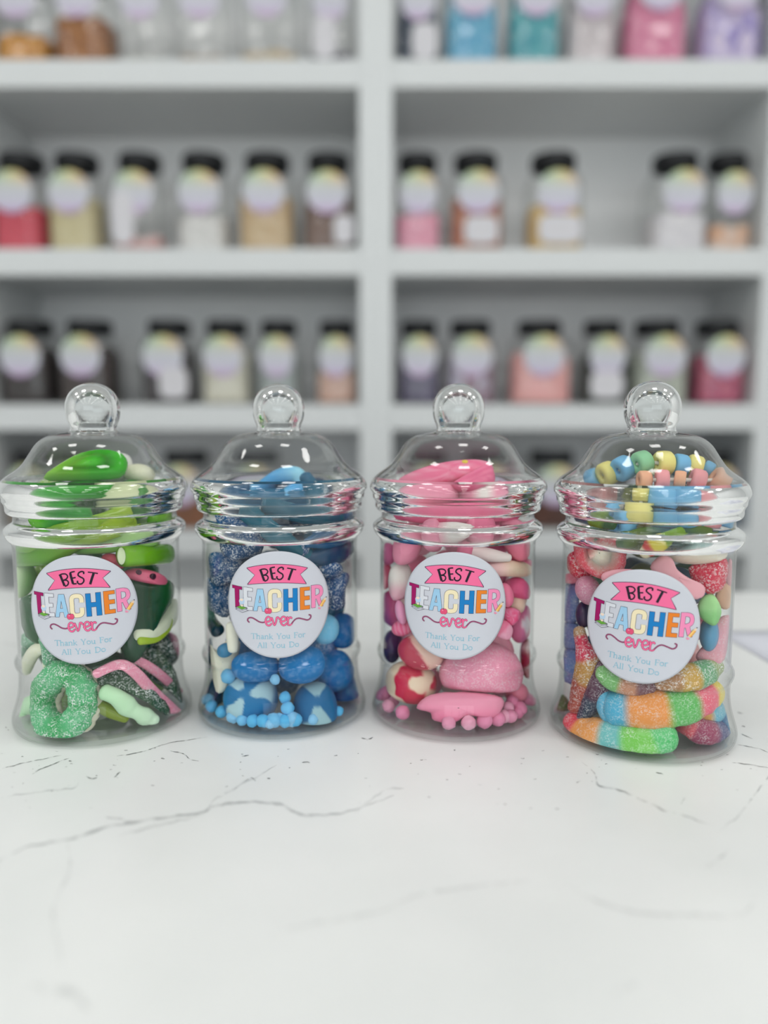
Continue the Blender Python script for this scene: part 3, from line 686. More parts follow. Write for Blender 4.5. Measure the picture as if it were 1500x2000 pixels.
# thin serif capitals and small letters: strokes in units of cap height, x to the right, y up, w = heavy/light
GL = {
 'T': (.74, [[(.37, 0), (.37, 1)], [(.03, .99), (.71, .99)], [(.03, .99), (.03, .80)], [(.71, .99), (.71, .80)], [(.24, 0), (.50, 0)]], 'hllll'),
 'h': (.64, [[(.12, 0), (.12, 1)], [(.12, .45), (.22, .6), (.38, .63), (.48, .5), (.48, 0)], [(.02, 0), (.22, 0)], [(.38, 0), (.58, 0)], [(.02, .98), (.12, 1)]], 'hmlll'),
 'a': (.54, [[(.10, .52), (.2, .63), (.34, .6), (.38, .45), (.38, .1), (.5, .02)], [(.38, .38), (.14, .28), (.09, .12), (.2, .0), (.38, .12)]], 'mm'),
 'n': (.64, [[(.12, 0), (.12, .62)], [(.12, .45), (.22, .6), (.38, .63), (.48, .5), (.48, 0)], [(.02, 0), (.22, 0)], [(.38, 0), (.58, 0)], [(.02, .6), (.12, .62)]], 'hmlll'),
 'k': (.62, [[(.12, 0), (.12, 1)], [(.12, .25), (.45, .6)], [(.24, .36), (.52, 0)], [(.02, 0), (.22, 0)], [(.36, .6), (.54, .6)], [(.42, 0), (.6, 0)], [(.02, .98), (.12, 1)]], 'hlmllll'),
 'Y': (.78, [[(.38, 0), (.38, .44)], [(.38, .44), (.1, 1)], [(.38, .44), (.66, 1)], [(.0, .99), (.24, .99)], [(.54, .99), (.76, .99)], [(.26, 0), (.5, 0)]], 'hmllll'),
 'o': (.60, [[(.29, .63), (.1, .52), (.07, .31), (.12, .1), (.29, 0), (.46, .1), (.51, .31), (.46, .52), (.29, .63)]], 'm'),
 'u': (.64, [[(.12, .62), (.12, .15), (.2, .02), (.34, .04), (.46, .18)], [(.47, .62), (.47, .02), (.57, 0)], [(.02, .62), (.12, .62)], [(.37, .62), (.47, .62)]], 'mhll'),
 'F': (.64, [[(.16, 0), (.16, 1)], [(.04, .99), (.58, .99)], [(.58, .99), (.58, .8)], [(.16, .52), (.44, .52)], [(.44, .62), (.44, .42)], [(.04, 0), (.30, 0)]], 'hlllll'),
 'r': (.48, [[(.12, 0), (.12, .62)], [(.12, .42), (.22, .58), (.36, .62), (.41, .54)], [(.02, 0), (.24, 0)], [(.02, .6), (.12, .62)]], 'hmll'),
 'A': (.76, [[(.08, 0), (.36, 1)], [(.36, 1), (.66, 0)], [(.19, .36), (.55, .36)], [(.0, 0), (.2, 0)], [(.54, 0), (.76, 0)]], 'lhlll'),
 'l': (.30, [[(.14, 0), (.14, 1)], [(.03, 0), (.25, 0)], [(.03, .98), (.14, 1)]], 'hll'),
 'D': (.80, [[(.16, 0), (.16, 1)], [(.04, .99), (.36, .99), (.62, .84), (.71, .5), (.62, .16), (.36, .01), (.04, .01)]], 'hm'),
 ' ': (.42, [], '')}
def art_text():
    a = Art()
    for txt, x0, x1, yb0, yb1, cap in (('Thank You For', 372, 1086, 1172, 1164, 70), ('All You Do', 452, 1000, 1288, 1286, 70)):
        tw = sum(GL[c][0] for c in txt); kx = (x1-x0)/tw; x = x0
        for c in txt:
            wd, st, ws = GL[c]
            for p, q in zip(st, ws):
                pts = [(x+u*kx, yb0+(yb1-yb0)*(x-x0)/(x1-x0)-v*cap) for u, v in p]
                a.stroke(pts, {'h': 9.5, 'm': 8.0, 'l': 5.0}[q], H1, 0, len(pts) > 2, False, 8)
            x += wd*kx
    return a
def art_books():
    a = Art()   # 0 white pages, 1 dark outline, 2 green cover
    a.poly(grow([(182, 795), (262, 775), (338, 800), (262, 830)], 5), H3, 1); a.poly([(182, 795), (262, 775), (338, 800), (262, 830)], H3+.00003, 0)
    a.poly(grow([(185, 775), (255, 758), (325, 778), (255, 808)], 5), H4, 1); a.poly([(185, 775), (255, 758), (325, 778), (255, 808)], H4+.00003, 0)
    a.poly(grow([(188, 765), (240, 748), (325, 766), (258, 793)], 4), H5, 1); a.poly([(188, 765), (240, 748), (325, 766), (258, 793)], H5+.00003, 2)
    return a
def art_bulb():
    a = Art()
    a.disc(260, 685, 37, 42, H3, 0); a.disc(258, 665, 24, 18, H3+.00003, 1); a.disc(263, 740, 16, 14, H5+.00006, 2)
    return a
def art_apple():
    a = Art()
    a.disc(588, 798, 32, 38, H3, 1); a.disc(620, 798, 32, 38, H3, 1); a.disc(589, 798, 29, 35, H3+.00003, 0); a.disc(619, 798, 29, 35, H3+.00003, 0); a.disc(604, 800, 28, 33, H3+.00003, 0)
    a.stroke([(600, 772), (600, 762), (608, 752)], 7, H4+.00003, 2, True, False); a.disc(590, 785, 10, 7, H4+.00003, 3, 14, 1)
    return a
def art_pencil():
    a = Art()
    d = Vector((90, -133)).normalized(); n = Vector((-d.y, d.x)); 
    def P(t, s): return (1268+d.x*t+n.x*s, 806+d.y*t+n.y*s)
    a.poly(grow([P(28, -19), P(122, -19), P(122, 19), P(28, 19)], 3), H3, 1)
    a.poly([P(28, -19), P(122, -19), P(122, 19), P(28, 19)], H3+.00003, 0)
    a.poly([P(28, 4), P(122, 4), P(122, 19), P(28, 19)], H3+.00005, 5)
    a.poly([P(122, -19), P(164, -2), P(164, 2), P(122, 19)], H3+.00003, 2); a.disc(*P(163, 0), 8, 7, H4, 1, 12, 1)
    a.poly([P(10, -19), P(28, -19), P(28, 19), P(10, 19)], H3+.00003, 3); a.disc(*P(4, 0), 20, 18, H3+.00002, 4, 20, 2)
    return a
mp = lambda n, c: plain(n, c, 0.45, 0.3)
M['stick'] = mp('sticker_paper', C(207, 210, 219)); M['line'] = mp('dark_outline', C(70, 55, 85)); M['ink2'] = mp('black_lettering', C(28, 18, 38))
M['pinkb'] = mp('banner_pink', C(247, 112, 160)); M['wine'] = mp('wine_outline', C(125, 45, 85)); M['rose'] = mp('rose', C(165, 85, 125)); M['hotpink'] = mp('hot_pink', C(247, 105, 155))
LET = [mp('letter_magenta', C(165, 5, 98)), mp('letter_white', C(222, 225, 232)), mp('letter_sky', C(160, 205, 235)), mp('letter_cream', C(243, 230, 192)), mp('letter_blue', C(10, 125, 195)), mp('letter_orange', C(235, 132, 40)), mp('letter_pink', C(245, 145, 188)), M['line']]
M['msg'] = mp('pale_blue_text', C(140, 196, 216)); M['leaf'] = mp('cover_green', C(105, 170, 60)); M['bulbb'] = mp('pale_blue', C(190, 215, 238)); M['peach'] = mp('pale_peach', C(245, 225, 205))
M['appl'] = mp('apple_red', C(232, 85, 125)); M['stem'] = mp('stem_brown', C(95, 70, 50)); M['appl2'] = mp('apple_light', C(248, 160, 185))
M['pen'] = mp('pencil_yellow', C(250, 205, 125)); M['pen2'] = mp('pencil_orange', C(245, 180, 85)); M['pentip'] = mp('pencil_wood', C(243, 215, 185)); M['ferr'] = mp('pencil_ferrule', C(205, 205, 215)); M['erase'] = mp('eraser_pink', C(240, 150, 180))
ART = [('banner', art_banner(), [M['pinkb'], M['line']], 'pink fishtail banner'), ('banner_lettering', art_best(), [M['ink2']], 'black handwritten word BEST'),
       ('block_lettering', art_teacher(), LET, 'multicoloured word TEACHER'), ('script_lettering', art_ever(), [M['hotpink'], M['wine'], M['rose']], 'pink script word ever with swirls'),
       ('message_lettering', art_text(), [M['msg']], 'pale blue words Thank You For All You Do'), ('book_stack_print', art_books(), [M['stick'], M['line'], M['leaf']], 'printed green and white books'),
       ('globe_print', art_bulb(), [M['bulbb'], M['peach'], M['peach']], 'printed pale blue globe'), ('apple_print', art_apple(), [M['appl'], M['wine'], M['stem'], M['appl2']], 'printed pink red apple'),
       ('pencil_print', art_pencil(), [M['pen'], M['line'], M['pentip'], M['ferr'], M['erase'], M['pen2']], 'printed yellow pencil')]
def hit_cyl(j, px, py, r):
    d = ray(px, py); ox, oy = CAM.x-JX[j], CAM.y-JY[j]
    a = d.x**2+d.y**2; b = 2*(ox*d.x+oy*d.y); c = ox*ox+oy*oy-r*r
    t = (-b-sqrt(max(0, b*b-4*a*c)))/(2*a); return CAM+d*t
jlabels = ['clear lidded jar packed with green sweets, at the left end', 'clear lidded jar packed with blue sweets, between the green and pink jars',
           'clear lidded jar packed with pink sweets, right of the blue jar', 'clear lidded jar packed with rainbow coloured sweets, at the right end']
JAR = []
for j in range(4):
    e = empty('sweet_jar', (JX[j], JY[j], TOP)); tag(e, jlabels[j], 'jar', 'victorian style sweet jars on the counter'); JAR.append(e)
    b = mesh_obj('body', bodyV, bodyF, [M['pet'], M['petsolid']], e, mi=bodyM); mesh_obj('base', baseV, baseF, M['petbase'], b)
    l = mesh_obj('lid', lidV, lidF, [M['petlid'], M['petsolid']], e, mi=lidM); mesh_obj('knob', knobV, knobF, M['petsolid'], l)
    px, py, rot = [(158, 1191.5, .03), (543.5, 1181.5, 0), (887, 1184, -.035), (1253.5, 1224.5, -.075)][j]
    p = hit_cyl(j, px, py, RB); ph0 = atan2(p.x-JX[j], -(p.y-JY[j])); z0 = p.z-TOP
    def wrap(s, t, h):
        s, t = s*cos(rot)-t*sin(rot), s*sin(rot)+t*cos(rot)
        a = ph0+s/RB; r = RB+.00025+h
        return (r*sin(a), -r*cos(a), z0+t)
    V = [wrap(0, 0, 0)]; Fc = []; n = 96; RN = 24
    for r in range(1, RN+1):
        for k in range(n): V.append(wrap(SR*r/RN*cos(2*pi*k/n), SR*r/RN*sin(2*pi*k/n), 0))
    for k in range(n): Fc.append((0, 1+k, 1+(k+1) % n))
    for r in range(RN-1):
        for k in range(n): Fc.append((1+r*n+k, 1+(r+1)*n+k, 1+(r+1)*n+(k+1) % n, 1+r*n+(k+1) % n))
    V += [wrap(SR*cos(2*pi*k/n), SR*sin(2*pi*k/n), -.0002) for k in range(n)]
    o = 1+(RN-1)*n
    for k in range(n): Fc.append((o+k, 1+RN*n+k, 1+RN*n+(k+1) % n, o+(k+1) % n))
    st = mesh_obj('sticker', V, Fc, M['stick'], e); st['label'] = 'round white BEST TEACHER ever sticker'
    for nm, art, mats, lb in ART:
        o = mesh_obj(nm, [wrap(v.x, v.y, v.z) for v in art.V], art.F, mats, st, True, mi=art.M); o['label'] = lb

# ------------------------------------------------------------------ sweets: helpers
UP = Vector((0, 0, 1))
JF = []                                     # from the camera into each jar, level
for j in range(4): JF.append(Vector((JX[j]-CAM.x, JY[j]-CAM.y, 0)).normalized())
JRt = [Vector((f.y, -f.x, 0)) for f in JF]
def jp(j, px, py, off):
    """the point seen at (px, py), off metres behind (+) or before (-) the axis of jar j"""
    d = ray(px, py); A = Vector((JX[j], JY[j], CAM.z)); t = (off+(A-CAM).dot(JF[j]))/d.dot(JF[j])
    return CAM+d*t
def kpx(P): return (P-CAM).dot(F3)/FPX      # metres per pixel at P
def rin(z):
    z -= TOP
    if z < .016: return .0383+(.0160-z)*.25
    if z < .106: return .0383
    if z < .126: return .0400-(z-.106)*.12
    return max(.010, .0345-(z-.126)*.45)
def place(j, px, py, rpx, push=0.0, off=None):
    """centre of a sweet of radius rpx pressed to the front wall at (px, py); push moves it deeper"""
    if off is not None:
        return jp(j, px, py, off)
    o = -.03
    for _ in range(4):
        P = jp(j, px, py, o); r = rpx*kpx(P); lat = (P-Vector((JX[j], JY[j], P.z))).dot(JRt[j])
        R = rin(P.z)-r
        o = -sqrt(max(R*R-lat*lat, 0))+push
    return jp(j, px, py, o)
def frame(j, px, py):
    f = (jp(j, px, py, 0)-CAM).normalized(); r = f.cross(UP).normalized(); return r, r.cross(f).normalized(), f
def contain(j, V, gap=.0002):
    """press any vertex that would pass through the jar back against its inside wall and floor"""
    out = []
    for v in V:
        v = Vector(v)
        if v.z < TOP+FLOORZ: v.z = TOP+FLOORZ+(v.z-TOP-FLOORZ)*.02
        dx, dy = v.x-JX[j], v.y-JY[j]; d = math.hypot(dx, dy); R = rin(v.z)-gap
        if d > R: k = R/d; v.x = JX[j]+dx*k; v.y = JY[j]+dy*k
        out.append(v)
    return out
def colf(c):
    return c if callable(c) else (lambda x, y, z: c)
def geo_blob(j, px, py, rx, rz, dep=1.0, rot=0, push=0, off=None, col=(1, 1, 1, 1), p=2.0, lump=0, lf=120, tilt=0, yaw=0, n=30, shape=None, seed=0):
    """view-aligned (super)ellipsoid: rx, rz in pixels, depth = dep * mean radius"""
    rm = min(rx, rz)*(dep if dep < 1 else 1) if False else max(rx, rz)*.0+min((rx+rz)/2*dep, rx)
    P = place(j, px, py, rm, push, off); k = kpx(P); r, u, f = frame(j, px, py)
    a = math.radians(rot); r2 = r*cos(a)+u*sin(a); u2 = u*cos(a)-r*sin(a)
    f2 = f
    if tilt: t = math.radians(tilt); u2, f2 = u2*cos(t)+f2*sin(t), f2*cos(t)-u2*sin(t)
    if yaw: t = math.radians(yaw); r2, f2 = r2*cos(t)+f2*sin(t), f2*cos(t)-r2*sin(t)
    cf = colf(col); V = []; Fc = []; Cc = []; m = n//2
    ry = (rx+rz)/2*dep
    e = 2.0/p
    sp = lambda v: math.copysign(abs(v)**e, v)
    for i in range(m+1):
        th = pi*i/m
        for q in range(n):
            ph = 2*pi*q/n
            x, z, y = sp(sin(th))*sp(cos(ph)), sp(cos(th)), sp(sin(th))*sp(sin(ph))
            if shape: x, y, z = shape(x, y, z)
            Cc.append(cf(x, y, z))
            v = P+(r2*(x*rx)+u2*(z*rz)+f2*(y*ry))*k
            if lump: v += (v-P).normalized()*(lump*k*noise.noise(v*lf+Vector((seed, 0, 0))))
            V.append(v)
    for i in range(m):
        for q in range(n):
            q2 = (q+1) % n; Fc.append((i*n+q, (i+1)*n+q, (i+1)*n+q2, i*n+q2))
    return contain(j, V), Fc, Cc
def geo_tube(j, pts, col, asp=1.0, n=22, per=8, lump=0, lf=150, square=2.0, closed=False, ridges=None):
    """tube through (px, py, radius px, push or None, off): colour col(t, angle)"""
    Q = []
    for p in pts:
        px, py, r = p[:3]; push = p[3] if len(p) > 3 else 0; off = p[4] if len(p) > 4 else None
        P = place(j, px, py, r*max(asp, .3), push or 0, off); Q.append((P.x, P.y, P.z, r*kpx(P)))
    Q = catmull_closed(Q, per) if closed else catmull(Q, per)
    N = len(Q); V = []; Fc = []; Cc = []
    cf = col if callable(col) else (lambda t, a: col)
    rows = []
    for i, q in enumerate(Q):
        P = Vector(q[:3]); 
        a = Vector(Q[(i-1) % N if closed else max(i-1, 0)][:3]); b = Vector(Q[(i+1) % N if closed else min(i+1, N-1)][:3])
        T = (b-a).normalized(); f = (P-CAM).normalized(); s = T.cross(f)
        if s.length < .25: s = T.cross(UP)
        s.normalize(); g = T.cross(s).normalized()
        rows.append((P, T, s, g, max(q[3], .0002), i/(N-1)))
    if not closed:
        for cap in (0, 1):
            P, T, s, g, r, t = rows[0] if cap == 0 else rows[-1]
            sg = -1 if cap == 0 else 1; ex = []
            for k in (.35, .65, .88, 1.0): ex.append((P+T*(sg*r*.75*k), T, s, g, r*sqrt(max(1-k*k, .0004)), t))
            rows = ex[::-1]+rows if cap == 0 else rows+ex
    e = 2.0/square; sp = lambda v: math.copysign(abs(v)**e, v)
    for (P, T, s, g, r, t) in rows:
        rr = r*(1 if ridges is None else ridges(t))
        for k in range(n):
            a = 2*pi*k/n
            v = P+s*(sp(cos(a))*rr)+g*(sp(sin(a))*rr*asp)
            if lump: v += (v-P).normalized()*(lump*r*noise.noise(v*lf))
            V.append(v); Cc.append(cf(t, a))
    R = len(rows)
    for i in range(R if closed else R-1):
        for k in range(n):
            k2 = (k+1) % n; i2 = (i+1) % R
            Fc.append((i*n+k, i*n+k2, i2*n+k2, i2*n+k))
    return contain(j, V), Fc, Cc
def geo_slab(j, outline, thick, col, push=0, off=None, yaw=0, tilt=0, smooth=3, soft=.25, lump=0, lf=150, centre=None, prs=None):
    """rounded slab with a drawn outline (pixels, star-shaped about its centre)"""
    O_ = catmull_closed([tuple(map(float, p)) for p in outline], smooth) if smooth else [tuple(map(float, p)) for p in outline]
    cx, cy = centre or (sum(p[0] for p in O_)/len(O_), sum(p[1] for p in O_)/len(O_))
    P = place(j, cx, cy, prs or thick*.5, push, off); k = kpx(P); r, u, f = frame(j, cx, cy)
    if yaw: t = math.radians(yaw); r, f = r*cos(t)+f*sin(t), f*cos(t)-r*sin(t)
    if tilt: t = math.radians(tilt); u, f = u*cos(t)+f*sin(t), f*cos(t)-u*sin(t)
    h = thick/2; prof = [(.02, -1), (.45, -1), (1-soft, -.96), (1-soft*.35, -.78), (1-soft*.08, -.42), (1, 0), (1-soft*.08, .42), (1-soft*.35, .78), (1-soft, .96), (.45, 1), (.02, 1)]
    n = len(O_); V = []; Fc = []; Cc = []; cf = colf(col)
    mx = max(math.hypot(p[0]-cx, p[1]-cy) for p in O_)
    for s, d in prof:
        for p in O_:
            x, y = (p[0]-cx)*s, -(p[1]-cy)*s
            v = P+(r*x+u*y+f*(d*h))*k
            if lump: v += (v-P).normalized()*(lump*k*noise.noise(v*lf))
            V.append(v); Cc.append(cf(x/mx, d, y/mx))
    for i in range(len(prof)-1):
        for q in range(n):
            q2 = (q+1) % n; Fc.append((i*n+q, i*n+q2, (i+1)*n+q2, (i+1)*n+q))
    return contain(j, V), Fc, Cc
def centroid(V): return sum(V, Vector())/len(V)
def lift(cols): return [tuple(min(.86, v*1.06) for v in c[:3])+(1,) for c in cols]
def thing(name, label, cat, geo, mat, group=None):
    V, Fc, Cc = geo; Cc = lift(Cc); c = centroid(V)
    return tag(mesh_obj(name, V, Fc, M[mat], None, True, Cc, org=c), label, cat, group)
def multi(name, label, cat, parts, group=None):
    """parts: (part name, geo, material, label or None)"""
    c = centroid(parts[0][1][0]); e = empty(name, c); tag(e, label, cat, group)
    for nm, (V, Fc, Cc), mat, lb in parts:
        o = mesh_obj(nm, [v-c for v in V], Fc, M[mat], e, True, lift(Cc))
        if lb: o['label'] = lb
    return e
def bands(*st):
    """soft colour bands along a tube: (end position, colour)..."""
    def f(t, a):
        prev = None
        for i, (e, c) in enumerate(st):
            if t <= e or i == len(st)-1:
                if i+1 < len(st): return mix(c, st[i+1][1], sm(e-.05, e+.05, t)*1.0 if t > e-.05 else 0)
                return c
            # just past an edge
        return st[-1][1]
    def g(t, a):
        c = st[0][1]
        for i in range(len(st)-1): c = mix(c, st[i+1][1], sm(st[i][0]-.035, st[i][0]+.035, t))
        return c
    return g
J_ = 'jelly sweet'; FO = 'foam sweet'

# ================================================================== GREEN JAR (0)
g1, g2, g3, g4 = C(50, 180, 12), C(115, 180, 8), C(35, 125, 40), C(150, 205, 120)
cream = C(232, 236, 205); mint = C(190, 232, 190); dkg = C(22, 78, 38); olive = C(140, 175, 30)
wht = C(240, 240, 228)
# top frog-like jelly with a foam back
multi('jelly_frog', 'glossy bright green jelly frog with white foam back, topmost in the green jar', J_, [
    ('jelly_body', geo_slab(0, [(92, 934), (120, 908), (160, 884), (205, 876), (240, 888), (246, 912), (232, 934), (180, 938), (130, 938)], 46, lambda x, y, z: mix(g1, g2, sm(.2, -.7, x)), off=-.006, soft=.6, tilt=28), 'gum', None),
    ('foam_back', geo_slab(0, [(130, 918), (170, 890), (215, 884), (250, 890), (256, 918), (238, 940), (180, 940)], 26, wht, off=.012, soft=.6), 'foam', 'white foam backing')])
thing('foam_blob', 'creamy white foam sweet lying right of the bright green frog', FO, geo_blob(0, 272, 926, 30, 20, 1.2, -8, off=.008, col=cream), 'foam')
thing('jelly_slug', 'broad bright green jelly just under the frog', J_, geo_blob(0, 135, 962, 92, 24, .6, 3, off=-.004, col=C(45, 165, 35), lump=6), 'gum')
thing('foam_tail', 'pale cream foam sweet under the lid rim on the right', FO, geo_tube(0, [(200, 975, 18, 0, -.004), (250, 968, 22, 0, -.006), (300, 960, 16, 0, .002)], C(215, 222, 180)), 'foam')
thing('jelly_lump', 'vivid green jelly behind the green jar neck', J_, geo_blob(0, 120, 1012, 58, 30, .8, -5, push=.004, col=lambda x, y, z: mix(C(12, 145, 14), C(95, 180, 25), sm(-.2, -.9, x)), p=2.4, lump=4), 'gum')
thing('foam_chip', 'small white foam chip on the left below the green jar neck', FO, geo_slab(0, [(65, 1016), (76, 1014), (86, 1026), (84, 1040), (70, 1036)], 14, C(205, 228, 195), push=.0015), 'foam')
thing('jelly_tongue', 'yellowish green jelly strip at the upper left of the green jar', J_, geo_tube(0, [(22, 1052, 24), (70, 1056, 26), (130, 1040, 20), (200, 1022, 20, .006), (250, 1008, 16, .008)], lambda t, a: mix(C(95, 165, 50), C(150, 180, 25), t), .6), 'gum')
thing('jelly_strip', 'olive green jelly strip right above the sticker of the green jar', J_, geo_tube(0, [(30, 1085, 22), (95, 1078, 24), (160, 1050, 20, .004), (225, 1028, 22, .005), (255, 1022, 18, .008)], lambda t, a: mix(C(90, 150, 35), C(155, 185, 30), sm(.2, .7, t)), .6), 'gum')
thing('jelly_leaf', 'pale green leaf shaped jelly across the upper right of the green jar', J_, geo_slab(0, [(145, 1074), (185, 1050), (235, 1036), (285, 1034), (304, 1050), (302, 1068), (255, 1074), (200, 1080)], 30, lambda x, y, z: mix(C(140, 195, 95), C(185, 220, 150), sm(-.2, .3, z)), push=.0005, soft=.5, prs=40), 'gum')
thing('jelly_bud', 'mid green jelly lump under the lid rim at the right', J_, geo_blob(0, 312, 1020, 24, 34, .9, -25, push=.001, col=lambda x, y, z: mix(C(75, 140, 30), C(120, 175, 50), sm(-.4, .6, z)), lump=3), 'gum')
multi('jelly_bottle', 'glossy lime jelly tube with a white end, right above the sticker', J_, [
    ('tube', geo_tube(0, [(244, 1086, 22, .001), (285, 1084, 21, .000), (322, 1082, 20)], lambda t, a: mix(C(120, 180, 20), C(90, 160, 25), t), 1.0, square=2.6), 'gum', None),
    ('end_cap', geo_blob(0, 237, 1086, 8, 17, .9, 0, push=-.0006, col=C(215, 235, 190)), 'gum', 'white end')])
pk = C(225, 110, 140)
def melon(nm, lb, rind, flesh, seeds, thick, push, yaw=0, mat='gum', prs=None, tilt=0):
    parts = [('rind', geo_slab(0, rind, thick, lambda x, y, z: mix(C(20, 85, 35), C(55, 125, 50), sm(.1, .8, x)), push=push, yaw=yaw, soft=.2, prs=prs, tilt=tilt), mat, 'dark green rind')]
    parts.append(('flesh', geo_slab(0, flesh, thick*.8, pk, push=push-.0012, yaw=yaw, soft=.35, prs=prs, tilt=tilt), mat, 'pink flesh'))
    for (x, y, rx, rz) in seeds: parts.append(('seed', geo_blob(0, x, y, rx, rz, .5, -12, push=push-.0055, col=C(45, 20, 35), n=12), 'gum', None))
    multi(nm, lb, J_, parts)
multi('jelly_watermelon', 'green jelly watermelon slice with pink top and dark seeds right of the sticker', J_, [
    ('rind', geo_slab(0, [(222, 1128), (262, 1118), (322, 1132), (345, 1148), (342, 1172), (312, 1210), (268, 1285), (240, 1278), (228, 1200)], 54, lambda x, y, z: mix(C(12, 66, 38), C(40, 108, 52), sm(.0, .9, x+z*.3)), push=.003, soft=.18, yaw=12), 'gum', 'dark green rind'),
    ('flesh', geo_slab(0, [(238, 1120), (262, 1108), (300, 1116), (328, 1132), (331, 1144), (300, 1142), (262, 1132)], 40, pk, push=.001, soft=.4), 'gum', 'pink flesh'),
    ('seed', geo_blob(0, 272, 1118, 7, 5, .5, -20, push=-.0006, col=C(60, 25, 45), n=12), 'gum', None),
    ('seed', geo_blob(0, 300, 1126, 8, 6, .5, -20, push=-.0006, col=C(60, 25, 45), n=12), 'gum', None)])
thing('jelly_heart', 'deep pink and red jelly peeping out above the sticker edge', J_, geo_blob(0, 222, 1096, 24, 14, 1, -25, push=.007, col=C(205, 80, 100)), 'gum')
thing('jelly_shell', 'pale green jelly at the left edge beside the sticker', J_, geo_blob(0, 42, 1130, 26, 38, .7, -10, push=.002, col=lambda x, y, z: mix(C(195, 222, 170), C(110, 170, 80), sm(-.3, .6, x))), 'gum')
thing('jelly_wedge', 'dark green smooth jelly wedge left of the sticker', J_, geo_slab(0, [(28, 1180), (60, 1160), (110, 1150), (120, 1220), (90, 1262), (50, 1240)], 40, C(28, 84, 42), push=.004, soft=.3), 'gum')
multi('sugared_ring', 'sugared green and white jelly ring low behind the left of the sticker', J_, [
    ('green_layer', geo_tube(0, [(36, 1285, 15, .001), (52, 1252, 16, .003), (90, 1245, 16, .005), (100, 1290, 16, .006)], C(95, 165, 125), .8), 'sugar', 'green sugared side'),
    ('cream_layer', geo_tube(0, [(48, 1308, 13, .003), (68, 1272, 13, .003), (92, 1268, 12, .006), (96, 1300, 12, .007)], C(228, 230, 205), .8), 'fine', 'creamy side')])
gr = C(48, 160, 90)
ringp = [(122+40*cos(q)+5*sin(q), 1370-54*sin(q), 27) for q in [2*pi*i/10 for i in range(10)]]
multi('jelly_ring', 'big sugared green jelly ring standing at the front of the green jar', J_, [
    ('green_layer', geo_tube(0, [(x, y, r, .0) for x, y, r in ringp], lambda t, a: mix(gr, C(95, 185, 130), .5+.5*sin(t*23)), .62, closed=True, lump=.25, lf=400), 'sugar', 'green sugared side'),
    ('cream_layer', geo_tube(0, [(x+13, y+2, r*.86, .0062) for x, y, r in ringp], C(232, 228, 205), .62, closed=True, lump=.2, lf=400), 'fine', 'cream foam side')])
thing('foam_bottle', 'mint foam sweet at the bottom left behind the green ring', FO, geo_tube(0, [(36, 1410, 17, .004), (50, 1385, 20, .008), (80, 1370, 18, .014)], mint, .9), 'foam')
thing('foam_crocodile', 'mint foam sweet with rounded lobes lying right of the green ring', FO, geo_tube(0, [(206, 1352, 16, .002), (228, 1362, 19), (252, 1382, 20), (270, 1392, 16), (288, 1402, 19), (300, 1408, 14)], lambda t, a: mix(mint, C(205, 240, 205), t), .85, ridges=lambda t: 1-.14*abs(sin(t*9))), 'foam')
thing('jelly_tail', 'olive jelly sweet under the mint foam at the bottom', J_, geo_tube(0, [(190, 1375, 12, .008), (215, 1388, 14, .008), (245, 1402, 10, .006)], C(130, 150, 45), .8), 'gum')
def belt(nm, lb, body, strip, p1, p2):
    multi(nm, lb, J_, [('sugared_body', geo_slab(0, body, 34, C(45, 82, 55), push=p1, soft=.2, smooth=2), 'sugar', 'dark green sugared body'),
                       ('pink_strip', geo_tube(0, strip, C(232, 150, 175), .55, square=3), 'fine', 'pink strip')])
belt('watermelon_slice', 'sugared dark green slice with a pink strip leaning at the bottom right', [(182, 1325), (225, 1300), (255, 1312), (300, 1350), (352, 1398), (340, 1408), (290, 1376), (230, 1340)], [(188, 1316, 9, .0005), (232, 1298, 10, .0003), (262, 1312, 11), (300, 1352, 11), (350, 1397, 10)], .0015, 0)
belt('watermelon_slice', 'second sugared pink and dark green slice, behind the leaning one at the right', [(262, 1280), (300, 1262), (330, 1290), (352, 1340), (356, 1376), (322, 1346), (285, 1316)], [(258, 1286, 8, .006), (285, 1298, 9, .005), (318, 1322, 9, .004), (350, 1352, 8, .004)], .008, 0)
thing('jelly_belt', 'dark blue green sugared jelly at the right edge above the pink striped slices', J_, geo_blob(0, 318, 1268, 34, 36, .8, 20, push=.006, col=lambda x, y, z: mix(C(28, 60, 45), C(200, 110, 145), sm(.55, .75, x)), lump=5), 'sugar')
multi('jelly_snake', 'yellow green and white jelly curl right of the sticker, below the watermelon', J_, [
    ('white_side', geo_tube(0, [(268, 1240, 14, .002), (300, 1232, 17), (330, 1205, 18), (338, 1180, 14)], C(222, 230, 205), .8), 'foam', 'white side'),
    ('green_side', geo_tube(0, [(274, 1252, 8), (304, 1246, 9), (326, 1226, 9), (333, 1212, 6)], C(165, 195, 50), .8), 'gum', 'yellow green side')])
thing('jelly_drop', 'translucent dark green jelly below the sticker, right of the ring', J_, geo_blob(0, 205, 1298, 40, 24, .9, 10, push=.010, col=C(28, 70, 40)), 'gum')

